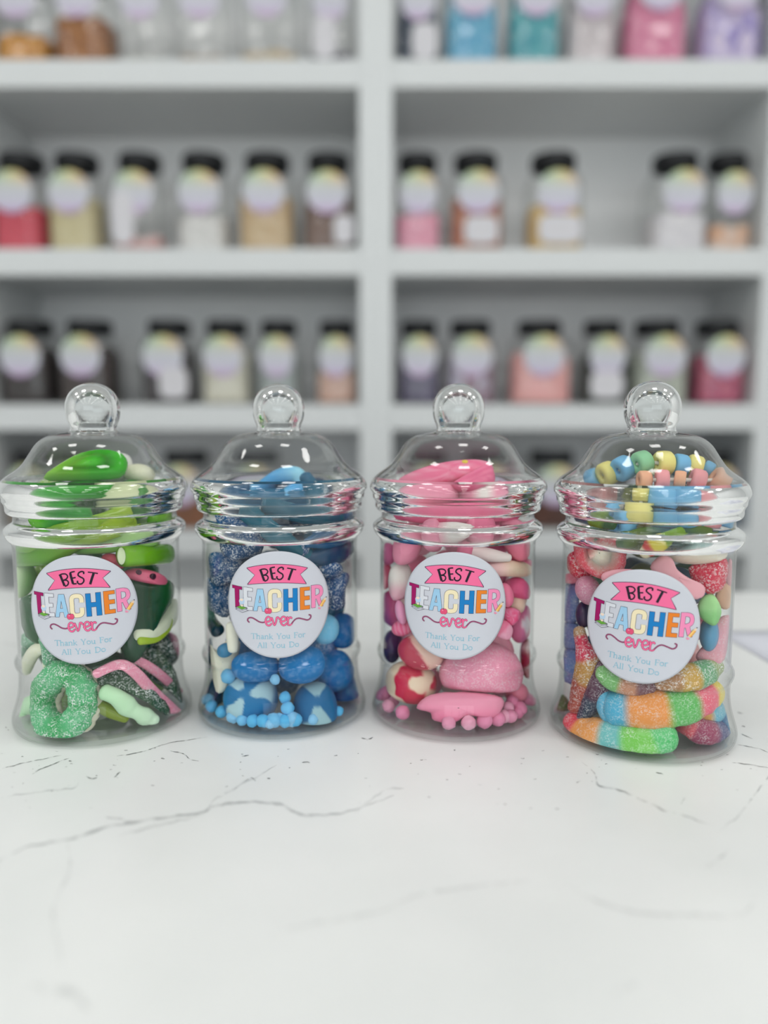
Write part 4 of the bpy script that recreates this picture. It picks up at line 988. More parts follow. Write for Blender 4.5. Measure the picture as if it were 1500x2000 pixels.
# ================================================================== BLUE JAR (1)
b1, b2, b3, b4 = C(30, 140, 195), C(70, 160, 215), C(15, 90, 120), C(130, 205, 238)
teal = C(12, 98, 118); navy = C(20, 60, 95); sgb = C(8, 80, 132)
thing('jelly_wave', 'pale blue jelly curl at the top of the blue jar', J_, geo_tube(1, [(500, 962, 14, 0, .006), (545, 932, 16, 0, .002), (580, 928, 16, 0, 0), (590, 955, 15, 0, -.003), (560, 968, 14, 0, -.006)], lambda t, a: mix(C(150, 210, 235), C(80, 165, 220), .5+.5*sin(t*9)), .9), 'gum')
thing('jelly_finger', 'dark teal jelly tip standing at the top of the blue jar', J_, geo_tube(1, [(597, 932, 13, 0, -.004), (606, 950, 18, 0, -.004), (622, 985, 22, 0, -.006), (640, 1010, 20, 0, -.008)], lambda t, a: mix(C(10, 95, 130), teal, t)), 'gum')
thing('jelly_worm', 'long teal jelly worm running diagonally under the blue jar rim', J_, geo_tube(1, [(480, 1000, 18, .004), (520, 1030, 20, .003), (560, 1062, 20, .003), (610, 1095, 20, .004)], C(8, 100, 122), .8), 'gum')
thing('jelly_worm', 'teal jelly worm crossing to the upper right inside the blue jar neck', J_, geo_tube(1, [(520, 990, 16, .010), (570, 1000, 18, .009), (620, 1012, 18, .007), (662, 1018, 16, .004)], C(6, 88, 112), .8), 'gum')
thing('jelly_worm', 'dark teal jelly worm just under the lid rim of the blue jar', J_, geo_tube(1, [(455, 978, 14, 0, .004), (520, 972, 16, 0, -.004), (590, 974, 17, 0, -.006), (655, 986, 15, 0, .002)], C(10, 98, 135), .8), 'gum')
thing('jelly_dolphin', 'glossy navy blue jelly dolphin at the upper right of the blue jar', J_, geo_tube(1, [(600, 1060, 10, .002), (636, 1052, 20), (668, 1042, 22), (694, 1030, 10)], lambda t, a: mix(C(20, 95, 140), C(25, 75, 115), t), .8), 'gum')
thing('jelly_dolphin', 'second navy jelly dolphin, below the glossy one at the upper right', J_, geo_tube(1, [(598, 1092, 10, .004), (628, 1084, 22, .002), (660, 1078, 24, .001), (686, 1060, 14)], lambda t, a: mix(C(15, 70, 105), C(25, 60, 95), t), .8), 'gum')
thing('jelly_fin', 'dark blue jelly near the neck, far right of the blue jar', J_, geo_blob(1, 668, 1008, 22, 20, 1, 15, push=.002, col=C(25, 90, 135)), 'gum')
ras = [('first and largest sugared blue jelly at the upper left of the blue jar', [(415, 1010), (440, 1002), (480, 1012), (510, 1030), (518, 1062), (500, 1088), (455, 1092), (425, 1075)], .001),
       ('sugared blue jelly cluster left of the sticker, second from the top', [(412, 1082), (440, 1078), (470, 1098), (462, 1130), (430, 1142), (406, 1130), (402, 1102)], .001),
       ('sugared blue jelly left of the sticker, lowest of the sugared ones', [(402, 1132), (430, 1136), (450, 1150), (448, 1200), (425, 1202), (404, 1180)], .001),
       ('sugared blue jelly bear right of the sticker, upper lobe', [(618, 1096), (645, 1090), (666, 1100), (668, 1120), (640, 1128), (618, 1118)], .0015),
       ('sugared blue jelly right of the sticker, lower and largest on that side', [(632, 1122), (668, 1114), (682, 1126), (676, 1160), (672, 1186), (645, 1190), (630, 1160)], .0005),
       ('sugared blue jelly above the sticker near the neck', [(575, 1060), (598, 1052), (606, 1080), (592, 1100), (572, 1092)], .004)]
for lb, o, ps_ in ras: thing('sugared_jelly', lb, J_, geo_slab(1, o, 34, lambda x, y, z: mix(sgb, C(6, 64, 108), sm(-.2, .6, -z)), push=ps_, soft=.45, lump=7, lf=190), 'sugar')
bon = [('dusty pale blue bonbon right of the sticker', 635, 1228, 27, 30, C(115, 188, 222), .004, 0), ('bright blue bonbon at the right wall beside the pale one', 667, 1232, 30, 34, C(0, 108, 172), .0, 0),
       ('wide blue bonbon below the sticker on the left', 498, 1302, 46, 30, C(0, 112, 176), .001, -3), ('wide blue bonbon below the sticker on the right', 590, 1298, 46, 36, C(0, 116, 182), .0, 8),
       ('round blue bonbon at the right, above the striped ball', 652, 1310, 39, 40, C(0, 108, 172), .002, 15)]
for lb, x, y, rx, rz, c, ps_, rt in bon:
    thing('bonbon', lb, 'sweet', geo_blob(1, x, y, rx, rz, .95, rt, push=ps_, col=c, p=2.25, lump=2), 'dust')
def swirl(c1, c2, nn, tw, w0=.1):
    """pale wedges radiating from a point on the near side"""
    def f(x, y, z):
        nz = noise.noise(Vector((x*1.6+tw, y*1.6, z*1.6))); a = atan2(z-.25, x+.15*tw)
        q = sqrt((z-.25)**2+(x+.15*tw)**2)
        s_ = sin(a*nn+tw*2+.7*nz)
        return mix(c1, c2, sm(w0, w0+.3, s_)*sm(.12, .3, q)*sm(1.2, .95, q)*(.55+.45*sm(.3, -.3, y)))
    return f
bw = C(170, 205, 215)
thing('swirl_ball', 'blue ball with white marbled streaks at the bottom left of the blue jar', 'sweet', geo_blob(1, 490, 1364, 53, 49, .95, 14, push=.0008, col=swirl(C(0, 114, 170), bw, 3, 1.1, .1), n=110, p=2.2), 'foam')
thing('swirl_ball', 'blue ball with grey white streaks at the bottom right of the blue jar', 'sweet', geo_blob(1, 616, 1384, 43, 52, .95, 5, push=.0008, col=swirl(C(0, 100, 152), C(150, 188, 198), 2, -.8, .1), n=110, p=2.2), 'foam')
thing('swirl_ball', 'dark blue streaked ball at the right wall, behind the bottom right ball', 'sweet', geo_blob(1, 674, 1352, 28, 40, .95, -10, push=.004, col=swirl(C(10, 85, 150), C(60, 120, 165), 2, 1, .5), n=36), 'foam')
multi('foam_shark', 'white foam shark with blue back at the left of the blue jar', FO, [
    ('white_belly', geo_slab(1, [(408, 1258), (425, 1270), (448, 1248), (470, 1258), (458, 1300), (440, 1345), (420, 1350), (410, 1318)], 26, C(226, 226, 208), push=.003, soft=.35), 'foam', 'creamy white belly'),
    ('blue_fin', geo_blob(1, 440, 1270, 17, 14, .8, 20, push=.0005, col=C(60, 135, 175)), 'gum', 'blue translucent fin')])
thing('foam_stick', 'white foam sweet standing at the left edge of the sticker in the blue jar', FO, geo_tube(1, [(452, 1222, 11, .001), (454, 1245, 12, .0006), (455, 1268, 10, .001)], C(232, 232, 216), .8), 'foam')
thing('jelly_lizard', 'teal green jelly at the left wall below the sugared ones', J_, geo_tube(1, [(408, 1150, 10, .004), (404, 1190, 14, .003), (412, 1212, 12, .001), (425, 1232, 14, .004)], lambda t, a: mix(C(20, 120, 110), C(10, 50, 70), sm(.5, .9, t)), .8), 'gum')
thing('jelly_lump', 'navy translucent jelly low at the left of the blue jar', J_, geo_blob(1, 416, 1362, 24, 36, .9, 0, push=.006, col=C(12, 60, 95)), 'gum')
thing('jelly_lump', 'dark blue jelly at the far left wall of the blue jar, beside the white shark', J_, geo_blob(1, 402, 1280, 12, 34, 1, 0, push=.004, col=C(10, 45, 75)), 'gum')
def bead_geo(seed, n=14):
    V = []; Fc = []; m = 9
    for i in range(m+1):
        th = pi*i/m
        for k in range(n):
            ph = 2*pi*k/n; d = Vector((sin(th)*cos(ph), sin(th)*sin(ph), cos(th)))
            r = 1+.16*noise.noise(d*1.5+Vector((seed*3.1, 0, 0)))+.05*noise.noise(d*5+Vector((seed, 2, 0)))
            V.append(d*r)
    for i in range(m):
        for k in range(n): Fc.append((i*n+k, (i+1)*n+k, (i+1)*n+(k+1) % n, i*n+(k+1) % n))
    return V, Fc
def beads(j, col, lst, label, group):
    base = []
    for s in range(4):
        V, Fc = bead_geo(s+j*5); base.append((V, Fc))
    proto = []
    for s in range(4):
        V, Fc = base[s]; o = mesh_obj('candy_pebble', V, Fc, M['foam'], None, True, [mix(col, C(255, 255, 255), .08*(s % 3))]*len(V)); proto.append(o)
    for i, (x, y, r, *z) in enumerate(lst):
        push = z[0] if z else None
        if push is None:      # lies on the jar floor: follow the sight line down to it
            d = ray(x, y); zz = TOP+FLOORZ+r*.00023; P = CAM+d*((zz-CAM.z)/d.z)
        else: P = place(j, x, y, r, push)
        k = kpx(P)*r
        q = Vector((P.x-JX[j], P.y-JY[j], 0)); R = rin(P.z)-k*1.14
        if q.length > R: q = q*(R/q.length); P = Vector((JX[j]+q.x, JY[j]+q.y, P.z))
        P.z = max(P.z, TOP+FLOORZ+k*1.05)
        o = proto[i] if i < 4 else proto[i % 4].copy()
        if i >= 4: COL.objects.link(o)
        o.location = P; o.scale = (k, k, k); o.rotation_euler = (i*1.7, i*.9, i*2.3)
        tag(o, label, 'small round sweet', group)
beads(1, C(90, 185, 235), [(428, 1306, 13, 0), (445, 1321, 15, 0), (537, 1328, 10, -.0002), (557, 1362, 12, .004), (562, 1383, 13, .001), (547, 1404, 12, .002), (571, 1408, 15, 0),
    (560, 1435, 14), (589, 1432, 14), (530, 1424, 15), (516, 1438, 10), (495, 1434, 14), (467, 1431, 13), (443, 1425, 12), (424, 1415, 13), (433, 1393, 12, .002), (412, 1396, 12, 0), (401, 1404, 10, 0), (395, 1384, 11, 0),
    (666, 1412, 14), (662, 1390, 10, 0), (398, 1370, 10, .004), (640, 1428, 11), (548, 1424, 9, .006)], 'small light blue knobbly sweet lying around the bottom of the blue jar', 'small blue pebble sweets')

# ================================================================== PINK JAR (2)
p1, p2, p3 = C(240, 150, 175), C(232, 120, 155), C(246, 180, 195); pw = C(244, 228, 222)
thing('foam_shell', 'long pink foam shell topmost in the pink jar, left', FO, geo_slab(2, [(776, 944), (812, 922), (870, 905), (925, 899), (956, 904), (962, 922), (925, 936), (870, 948), (815, 956)], 44, lambda x, y, z: mix(C(228, 105, 145), p1, .5+.5*sin((z+.35*x)*34)), off=-.004, soft=.3, tilt=22, smooth=4), 'foam')
thing('foam_shell', 'darker pink foam shell topmost in the pink jar, right', FO, geo_slab(2, [(880, 952), (915, 926), (952, 908), (966, 926), (960, 950), (915, 964)], 36, lambda x, y, z: mix(C(222, 95, 138), C(236, 125, 160), .5+.5*sin((z-.5*x)*26)), off=-.011, soft=.3, tilt=18), 'foam')
thing('foam_shell', 'broad pink foam sweet filling the lid rim of the pink jar on the left', FO, geo_blob(2, 835, 968, 62, 26, .9, 4, off=-.008, col=p1, p=2.5), 'foam')
thing('foam_shell', 'white and pink foam sweet in the lid rim of the pink jar on the right', FO, geo_blob(2, 945, 966, 52, 22, .9, -6, off=-.008, col=lambda x, y, z: mix(pw, p1, sm(.1, .5, abs(x)))), 'foam')
thing('foam_dot', 'tiny yellow sweet on top of the pink foam shells', 'sweet', geo_blob(2, 908, 903, 8, 5, 1, 0, off=-.006, col=C(245, 205, 80), n=14), 'foam')
def mush(x, y, capw, caph, stl, rot, cap, stem, ps_, lb, nm='foam_mushroom'):
    """cap and stem; rot in degrees: direction of the stem, 0 = right, 90 = up"""
    a = math.radians(rot); dx, dy = cos(a), -sin(a)
    multi(nm, lb, FO, [
        ('cap', geo_blob(2, x, y, caph, capw, .95, rot, push=ps_, col=cap, p=2.5, shape=lambda X, Y, Z: (X if X < 0 else X*.62, Y, Z)), 'foam', 'pink cap'),
        ('stem', geo_tube(2, [(x+dx*caph*.3, y+dy*caph*.3, capw*.72, ps_+.001), (x+dx*(caph*.5+stl*.5), y+dy*(caph*.5+stl*.5), capw*.60, ps_+.0005), (x+dx*(caph*.3+stl), y+dy*(caph*.3+stl), capw*.36, ps_)], stem, .9), 'foam', 'white stem')])
mush(848, 1045, 33, 26, 62, 8, p1, lambda t, a: mix(p1, pw, sm(.0, .45, t)), .0015, 'pink and white foam mushroom lying sideways under the pink jar neck')
thing('foam_block', 'leaning rounded pink foam sweet at the upper left of the pink jar', FO, geo_slab(2, [(780, 1038), (805, 1028), (830, 1036), (826, 1062), (812, 1094), (782, 1104), (766, 1090), (768, 1062)], 46, lambda x, y, z: mix(p1, C(235, 140, 170), sm(-.1, .2, x)), push=.001, soft=.5), 'foam')
thing('foam_block', 'mid pink foam sweet behind the tip of the sideways mushroom', FO, geo_blob(2, 938, 1034, 29, 30, 1, -8, push=.005, col=lambda x, y, z: mix(p2, p3, sm(.2, .9, -z)), p=2.8), 'foam')
thing('foam_block', 'pink foam sweet at the upper right wall of the pink jar', FO, geo_slab(2, [(976, 1018), (1000, 1010), (1022, 1022), (1036, 1050), (1038, 1084), (1015, 1096), (994, 1082), (978, 1050)], 46, lambda x, y, z: mix(p1, C(238, 130, 155), sm(.2, -.5, z)), push=.001, soft=.5), 'foam')
mush(912, 1078, 22, 20, 76, -8, p2, lambda t, a: mix(C(248, 205, 205), pw, t), .003, 'white stemmed foam mushroom lying above the sticker of the pink jar')
thing('foam_chunk', 'pale mauve pink foam at the left wall, second from the top', FO, geo_blob(2, 757, 1082, 18, 22, 1, 0, push=.004, col=C(215, 120, 165)), 'foam')
thing('foam_chunk', 'pink foam slab running under the neck, back of the pink jar', FO, geo_tube(2, [(780, 1000, 16, .010), (850, 1004, 20, .012), (930, 1002, 20, .012), (1005, 1000, 16, .010)], C(225, 105, 145), .8), 'foam')
multi('foam_mushroom', 'white foam mushroom upright left of the sticker in the pink jar', FO, [
    ('stem', geo_slab(2, [(762, 1112), (780, 1100), (800, 1106), (806, 1140), (790, 1168), (768, 1172), (758, 1145)], 36, lambda x, y, z: mix(pw, p3, sm(.2, -.7, z)), push=.002, soft=.5), 'foam', 'white stem'),
    ('cap', geo_blob(2, 750, 1122, 15, 30, .9, 0, push=.005, col=C(225, 110, 140)), 'foam', 'pink cap')])
thing('foam_swirl', 'mauve and pink foam sweet at the left wall level with the sticker', FO, geo_blob(2, 766, 1190, 24, 38, .8, 14, push=.002, col=lambda x, y, z: mix(C(195, 85, 135), C(170, 80, 140), sm(.1, -.6, x)), lump=4), 'foam')
thing('jelly_drop', 'translucent pink jelly oval against the left edge of the sticker', J_, geo_blob(2, 783, 1196, 11, 24, .8, 12, push=.0008, col=C(240, 160, 195)), 'gum')
thing('foam_shell', 'ribbed pink foam shell below the mauve one, left of the sticker', FO, geo_blob(2, 786, 1226, 22, 16, .8, 15, push=.003, col=lambda x, y, z: mix(C(225, 85, 130), C(245, 150, 180), .5+.5*sin(x*18))), 'foam')
thing('jelly_drop', 'deep purple jelly at the left wall below the ribbed shell', J_, geo_blob(2, 766, 1262, 20, 32, .9, 0, push=.002, col=lambda x, y, z: mix(C(85, 45, 90), C(50, 35, 70), sm(.2, -.6, z)), lump=3), 'gum')
thing('swirl_ball', 'red and white gel sweet behind the lower left of the sticker', 'sweet', geo_blob(2, 822, 1274, 46, 34, .8, -12, push=.004, col=lambda x, y, z: mix(C(185, 60, 85), C(240, 200, 185), sm(-.1, .3, sin(x*3+z*2.2+.4))), n=40), 'gum')
def stripe(x, y, z):
    q = sqrt((x-.28)**2+(z+.02)**2); nz = .12*noise.noise(Vector((x*3, z*3, y)))
    arc = sm(.36, .44, q+nz)*sm(1.02, .94, q+nz)*sm(.6, .4, x+.25*z)
    top = sm(.52, .62, z-.25*x+nz)*sm(.5, .3, abs(x-.05))
    rt = sm(.72, .8, x+nz)*sm(.5, .3, abs(z-.25))
    return mix(C(240, 215, 190), C(200, 30, 72), max(arc, top, rt))
thing('swirl_ball', 'glossy red and cream striped ball at the lower left of the pink jar', 'sweet', geo_blob(2, 803, 1333, 51, 41, .9, -10, push=.0008, col=stripe, n=120, p=2.2), 'gum')
multi('foam_mushroom', 'pink capped foam mushroom with beige stem right of the sticker', FO, [
    ('cap', geo_slab(2, [(982, 1142), (1000, 1128), (1022, 1130), (1036, 1150), (1034, 1168), (1012, 1170), (990, 1160)], 42, C(222, 95, 140), push=.002, soft=.5), 'foam', 'deep pink cap'),
    ('stem', geo_tube(2, [(1012, 1170, 17, .004), (1010, 1186, 15, .003)], C(232, 205, 185)), 'foam', 'beige stem')])
thing('foam_stick', 'beige foam stem lying across the right of the pink jar above the mushroom', FO, geo_tube(2, [(958, 1112, 15, .006), (990, 1110, 16, .003), (1020, 1112, 15, .0015), (1034, 1110, 12, .002)], lambda t, a: mix(C(238, 190, 190), C(226, 205, 180), sm(.1, .4, t))), 'foam')
thing('foam_drop', 'smooth pink foam oval touching the right edge of the sticker', FO, geo_blob(2, 988, 1162, 15, 24, .9, 14, push=.0015, col=C(235, 120, 155)), 'foam')
thing('foam_chunk', 'dark rose foam under the upper right pink sweet', FO, geo_blob(2, 1010, 1100, 32, 12, 1, 0, push=.007, col=C(215, 105, 140)), 'foam')
thing('wafer_curl', 'ribbed bright pink foam wedge right of the sticker', FO, geo_slab(2, [(985, 1186), (1015, 1192), (1012, 1212), (998, 1222), (984, 1206)], 28, lambda x, y, z: mix(C(235, 85, 135), C(248, 140, 175), .5+.5*sin((x*.5+z)*26)), push=.001, soft=.3), 'foam')
thing('swirl_ball', 'pink and white marbled ball at the right wall of the pink jar', 'sweet', geo_blob(2, 1018, 1218, 22, 38, 1, -8, push=.003, col=swirl(C(222, 125, 165), C(246, 222, 228), 2, 1.2, .5)), 'foam')
thing('wafer_curl', 'small pink foam prism at the lower right edge of the sticker', FO, geo_slab(2, [(972, 1216), (988, 1212), (1002, 1228), (996, 1248), (978, 1246), (966, 1236)], 24, lambda x, y, z: mix(C(238, 120, 155), C(248, 165, 190), sm(-.1, .3, x-z)), push=.0005, soft=.3), 'foam')
multi('sugared_dome', 'large pink sugared dome sweet below the sticker of the pink jar', 'sweet', [
    ('dome', geo_blob(2, 940, 1312, 82, 60, .88, 0, push=.0012, col=C(242, 150, 178), p=2.25, shape=lambda X, Y, Z: (X*(1-.12*max(0, Z)), Y, Z if Z > -.5 else -.5+(Z+.5)*.35), lump=2, lf=420, n=44), 'fine', None)])
thing('foam_dummy', 'smooth pink foam sweet with rounded lobes at the bottom of the pink jar', FO, geo_slab(2, [(812, 1386), (830, 1364), (870, 1354), (925, 1352), (978, 1360), (980, 1384), (960, 1400), (920, 1398), (885, 1412), (850, 1408), (840, 1394)], 56, lambda x, y, z: mix(C(240, 150, 178), C(232, 130, 165), sm(.1, -.2, z)), push=.0025, soft=.45, lump=4), 'foam')
thing('jelly_crescent', 'dark red jelly at the right wall beside the sugared dome', J_, geo_blob(2, 1030, 1285, 15, 40, 1, 4, push=.004, col=lambda x, y, z: mix(C(165, 35, 65), C(235, 205, 205), sm(.2, .5, z)*sm(.9, .5, z))), 'gum')
thing('foam_chunk', 'pink foam tucked under the right of the sugared dome', FO, geo_blob(2, 1008, 1352, 24, 20, 1, 0, push=.006, col=C(232, 140, 165)), 'foam')
beads(2, C(226, 140, 176), [(742, 1368, 14, 0), (768, 1370, 11, .008), (758, 1394, 13, .0), (786, 1402, 14, .001), (740, 1390, 10, 0), (872, 1428, 15), (922, 1428, 15), (966, 1424, 17), (1000, 1420, 15), (1024, 1410, 13), (985, 1402, 13, .003), (1016, 1384, 14, .001), (1038, 1382, 12, 0),
    (1030, 1364, 13, .002), (992, 1382, 12, .006), (1044, 1398, 9, 0), (1000, 1370, 12, .008), (765, 1346, 11, .012), (945, 1412, 11, .006), (748, 1352, 12, .003), (1012, 1400, 11, .004)], 'small pink knobbly sweet lying around the bottom of the pink jar', 'small pink pebble sweets')

# ================================================================== RAINBOW JAR (3)
by, bb, bg, bp_, bo = C(238, 228, 140), C(120, 185, 225), C(150, 212, 165), C(240, 160, 165), C(240, 180, 145)
def ring_bead(P, axis, r, h, col, par, org):
    a = axis.normalized(); s = a.orthogonal().normalized(); t = a.cross(s)
    prof = [(.28, -.42), (.34, -.5), (.84, -.5), (.97, -.36), (1, 0), (.97, .36), (.84, .5), (.34, .5), (.28, .42), (.28, -.42)]
    V = []; Fc = []; n = 22
    for (q, z) in prof:
        for k in range(n): V.append(P+(s*cos(2*pi*k/n)+t*sin(2*pi*k/n))*(q*r)+a*(z*h))
    for i in range(len(prof)-1):
        for k in range(n): Fc.append((i*n+k, i*n+(k+1) % n, (i+1)*n+(k+1) % n, (i+1)*n+k))
    return mesh_obj('bead', [v-org for v in contain(3, V)], Fc, M['foam'], par, True, [col]*len(V))
def necklace(label, lst):
    """(px, py, radius, axis angle in the picture, colour, off, axis turn away from us)"""
    Ps = [jp(3, q[0], q[1], q[5]) for q in lst]; org = centroid(Ps)
    e = empty('candy_necklace', org); tag(e, label, 'candy necklace', 'candy necklaces')
    for q, P in zip(lst, Ps):
        q = (q[0], q[1], q[2]*1.13)+tuple(q[3:]); r, u, f = frame(3, q[0], q[1]); a = math.radians(q[3]); b = math.radians(q[6] if len(q) > 6 else 20)
        ax = (r*cos(a)+u*sin(a))*cos(b)+f*sin(b); k = kpx(P)
        ring_bead(P, ax, q[2]*k, q[2]*1.18*k, q[4], e, org)
    V = []; Fc = []; Q = catmull([tuple(p) for p in Ps], 5); n = 8
    for i, p in enumerate(Q):
        a = Vector(Q[max(i-1, 0)]); b = Vector(Q[min(i+1, len(Q)-1)]); T = (b-a).normalized(); s = T.orthogonal().normalized(); t = T.cross(s)
        for k in range(n): V.append(Vector(p)+(s*cos(2*pi*k/n)+t*sin(2*pi*k/n))*.0009-org)
        if i:
            for k in range(n): Fc.append(((i-1)*n+k, (i-1)*n+(k+1) % n, i*n+(k+1) % n, i*n+k))
    mesh_obj('elastic_string', V, Fc, M['foam'], e, True, [C(235, 235, 225)]*len(V))
necklace('pastel candy necklace arched over the very top of the rainbow jar', [
    (1158, 934, 17, 200, bb, .006, 30), (1186, 925, 21, 25, by, .002, 30), (1217, 915, 22, 30, bb, -.002, 35), (1254, 904, 21, 20, bg, -.005, 35), (1296, 905, 22, 0, by, -.005, 30),
    (1328, 909, 20, -10, bb, -.002, 25), (1356, 912, 21, -15, by, .002, 10), (1382, 917, 15, -30, bb, .007, 0)])
necklace('pink, peach and blue candy necklace just below the arched one', [
    (1258, 938, 17, 0, bo, -.013, 20), (1293, 937, 18, 0, bp_, -.014, 10), (1328, 937, 16, -5, bo, -.012, 0), (1362, 938, 20, -15, bp_, -.008, 15), (1405, 938, 22, -35, bo, -.002, 20)])
necklace('hanging yellow and blue candy necklace behind the rim of the rainbow jar', [
    (1252, 965, 15, 85, by, -.016, 10), (1247, 1006, 26, 80, by, -.019, 10), (1218, 1026, 23, 10, bb, -.020, 30), (1196, 1000, 15, 40, bb, -.012, 40)])
necklace('blue and pink candy necklace hanging behind the rim on the right', [
    (1400, 968, 20, 70, bb, -.006, 10), (1376, 972, 24, 80, bp_, -.012, 10), (1340, 974, 26, 85, bb, -.016, 5), (1296, 975, 26, 85, bb, -.017, 5), (1300, 1012, 26, 88, bb, -.017, 0), (1338, 1014, 25, 88, bb, -.016, 0), (1380, 1012, 26, 85, bp_, -.013, 0), (1412, 1014, 20, 75, bb, -.007, 0)])
RD, RD2 = C(215, 45, 75), C(240, 130, 140); cw = C(240, 225, 205)
thing('sugared_strawberry', 'sugared white and red jelly strawberry at the upper left of the rainbow jar', J_, geo_slab(3, [(1118, 1050), (1148, 1036), (1160, 1056), (1182, 1046), (1212, 1052), (1222, 1085), (1212, 1124), (1180, 1132), (1150, 1120), (1124, 1100)], 56, lambda x, y, z: mix(cw, mix(RD, RD2, .35), sm(.3, .62, sqrt((x-.1)**2+(z*1.1+.1)**2)+.12*noise.noise(Vector((x*4, z*4, y))))), push=.002, soft=.6, lump=3, lf=200), 'fine')
thing('sugared_heart', 'deep red sugared jelly at the upper left wall of the rainbow jar', J_, geo_blob(3, 1133, 1104, 25, 31, .8, 30, push=.0005, col=C(205, 30, 65), lump=4), 'sugar')
multi('layered_jelly', 'sugared red, white and blue layered jelly at the upper right of the rainbow jar', J_, [
    ('red_base', geo_slab(3, [(1346, 1112), (1372, 1100), (1398, 1092), (1418, 1090), (1424, 1118), (1412, 1148), (1385, 1160), (1362, 1142)], 40, C(210, 35, 70), push=.001, soft=.5, lump=4, lf=220), 'sugar', 'red sugared base'),
    ('white_middle', geo_blob(3, 1368, 1080, 62, 22, .7, 8, push=.003, col=lambda x, y, z: mix(cw, C(170, 205, 205), sm(.1, .7, z))), 'fine', 'white middle'),
    ('blue_top', geo_blob(3, 1392, 1056, 46, 20, .7, 6, push=.004, col=lambda x, y, z: mix(C(50, 130, 175), C(110, 170, 195), sm(.2, -.6, x))), 'fine', 'blue top')])
thing('jelly_parrot', 'yellow green and red jelly parrot under the hanging necklace', J_, geo_tube(3, [(1258, 1080, 12, .003), (1275, 1068, 17, .002), (1300, 1054, 15, .003), (1330, 1038, 10, .006)], bands((.12, C(235, 225, 190)), (.3, C(200, 50, 45)), (.6, C(215, 200, 40)), (1, C(120, 160, 30))), .9), 'gum')
thing('jelly_parrot', 'dark green and yellow jelly under the rim at the left of the rainbow jar', J_, geo_tube(3, [(1130, 1010, 10, .006), (1165, 1014, 16, .004), (1195, 1024, 13, .004)], bands((.4, C(20, 70, 95)), (.75, C(110, 140, 30)), (1, C(45, 85, 40))), .9), 'gum')
thing('jelly_snake', 'dark teal jelly snake in the middle under the necklaces', J_, geo_tube(3, [(1215, 1060, 16, .008), (1260, 1045, 16, .010), (1320, 1050, 18, .010), (1380, 1036, 14, .008)], lambda t, a: mix(C(25, 75, 80), C(95, 120, 40), .5+.5*sin(t*8)), .9), 'gum')
def bone(nm, lb, pts, col, push, thick=34):
    thing(nm, lb, 'chalky sweet', geo_slab(3, pts, thick, col, push=push, soft=.22), 'foam')
bone('chalk_bone', 'pink chalky bone shaped sweet above the right of the sticker', [(1272, 1112), (1292, 1086), (1312, 1092), (1322, 1112), (1345, 1128), (1372, 1140), (1376, 1160), (1352, 1168), (1330, 1148), (1300, 1140)], C(240, 170, 180), .002)
bone('chalk_block', 'pink chalky sweet peeping above the left of the sticker', [(1178, 1122), (1205, 1112), (1240, 1112), (1250, 1128), (1215, 1140), (1180, 1138)], C(240, 165, 178), .004)
bone('chalk_heart', 'mint green chalky sweet touching the right edge of the sticker', [(1366, 1176), (1384, 1158), (1398, 1168), (1408, 1194), (1398, 1220), (1380, 1216), (1366, 1200)], lambda x, y, z: mix(C(165, 220, 150), C(135, 200, 125), sm(.1, -.3, z)), .0008)
bone('chalk_bone', 'peach chalky sweet at the right wall above the mint green one', [(1402, 1152), (1414, 1134), (1430, 1150), (1433, 1172), (1420, 1190), (1404, 1184), (1398, 1168)], C(238, 185, 150), .001)
bone('chalk_block', 'pink chalky sliver at the right wall beside the red sugared jelly', [(1422, 1092), (1432, 1100), (1432, 1140), (1422, 1146), (1416, 1120)], C(238, 165, 175), .003)
thing('fizzy_stick', 'long pale pink fizzy sweet at the right wall of the rainbow jar', 'fizzy sweet', geo_slab(3, [(1398, 1212), (1414, 1200), (1428, 1206), (1426, 1250), (1416, 1285), (1394, 1304), (1370, 1296), (1364, 1282), (1384, 1250)], 34, C(238, 165, 178), push=.001, soft=.3), 'fine')
for i, (y0, y1, lb) in enumerate([(1140, 1216, 'upper'), (1216, 1270, 'middle'), (1270, 1335, 'lowest')]):
    thing('fizzy_block', 'dusty blue fizzy sweet at the left wall of the rainbow jar, %s of three' % lb, 'fizzy sweet', geo_slab(3, [(1102, y0), (1128, y0+1), (1131, (y0+y1)/2), (1128, y1-2), (1104, y1-3), (1098+2*i, (y0+y1)/2)], 30, C(98, 128, 185), push=.002, soft=.25, smooth=2), 'fine')
thing('fizzy_block', 'pink fizzy sweet on top of the blue ones at the left wall', 'fizzy sweet', geo_slab(3, [(1104, 1122), (1126, 1120), (1130, 1132), (1126, 1139), (1104, 1139)], 28, C(225, 130, 150), push=.003, soft=.25), 'fine')
thing('jelly_drop', 'frosted mauve pink jelly between the red strawberry and the sticker', J_, geo_blob(3, 1148, 1152, 24, 30, .8, 20, push=.002, col=C(205, 140, 165), lump=4), 'fine')
thing('jelly_lump', 'dark violet jelly beside the blue fizzy sweets, left of the sticker', J_, geo_blob(3, 1140, 1200, 16, 26, 1, 0, push=.006, col=C(45, 40, 75)), 'gum')
thing('sour_bottle', 'sugared red and amber sour bottle leaning left of the sticker', J_, geo_tube(3, [(1131, 1232, 12, .0005), (1137, 1258, 15, .0003), (1150, 1300, 27, .0006), (1140, 1340, 25, .0006), (1122, 1382, 15, .0006)], bands((.12, C(185, 150, 110)), (.42, C(205, 55, 85)), (.7, C(190, 145, 75)), (1, C(175, 85, 70))), .7, lump=.12, lf=300), 'sugar')
thing('sour_bottle', 'dark plum sugared jelly beside the red and amber bottle', J_, geo_tube(3, [(1180, 1300, 14, .004), (1168, 1340, 20, .003), (1152, 1380, 18, .003), (1135, 1402, 10, .004)], bands((.5, C(85, 45, 70)), (1, C(35, 55, 80))), .8, lump=.12, lf=300), 'fine')
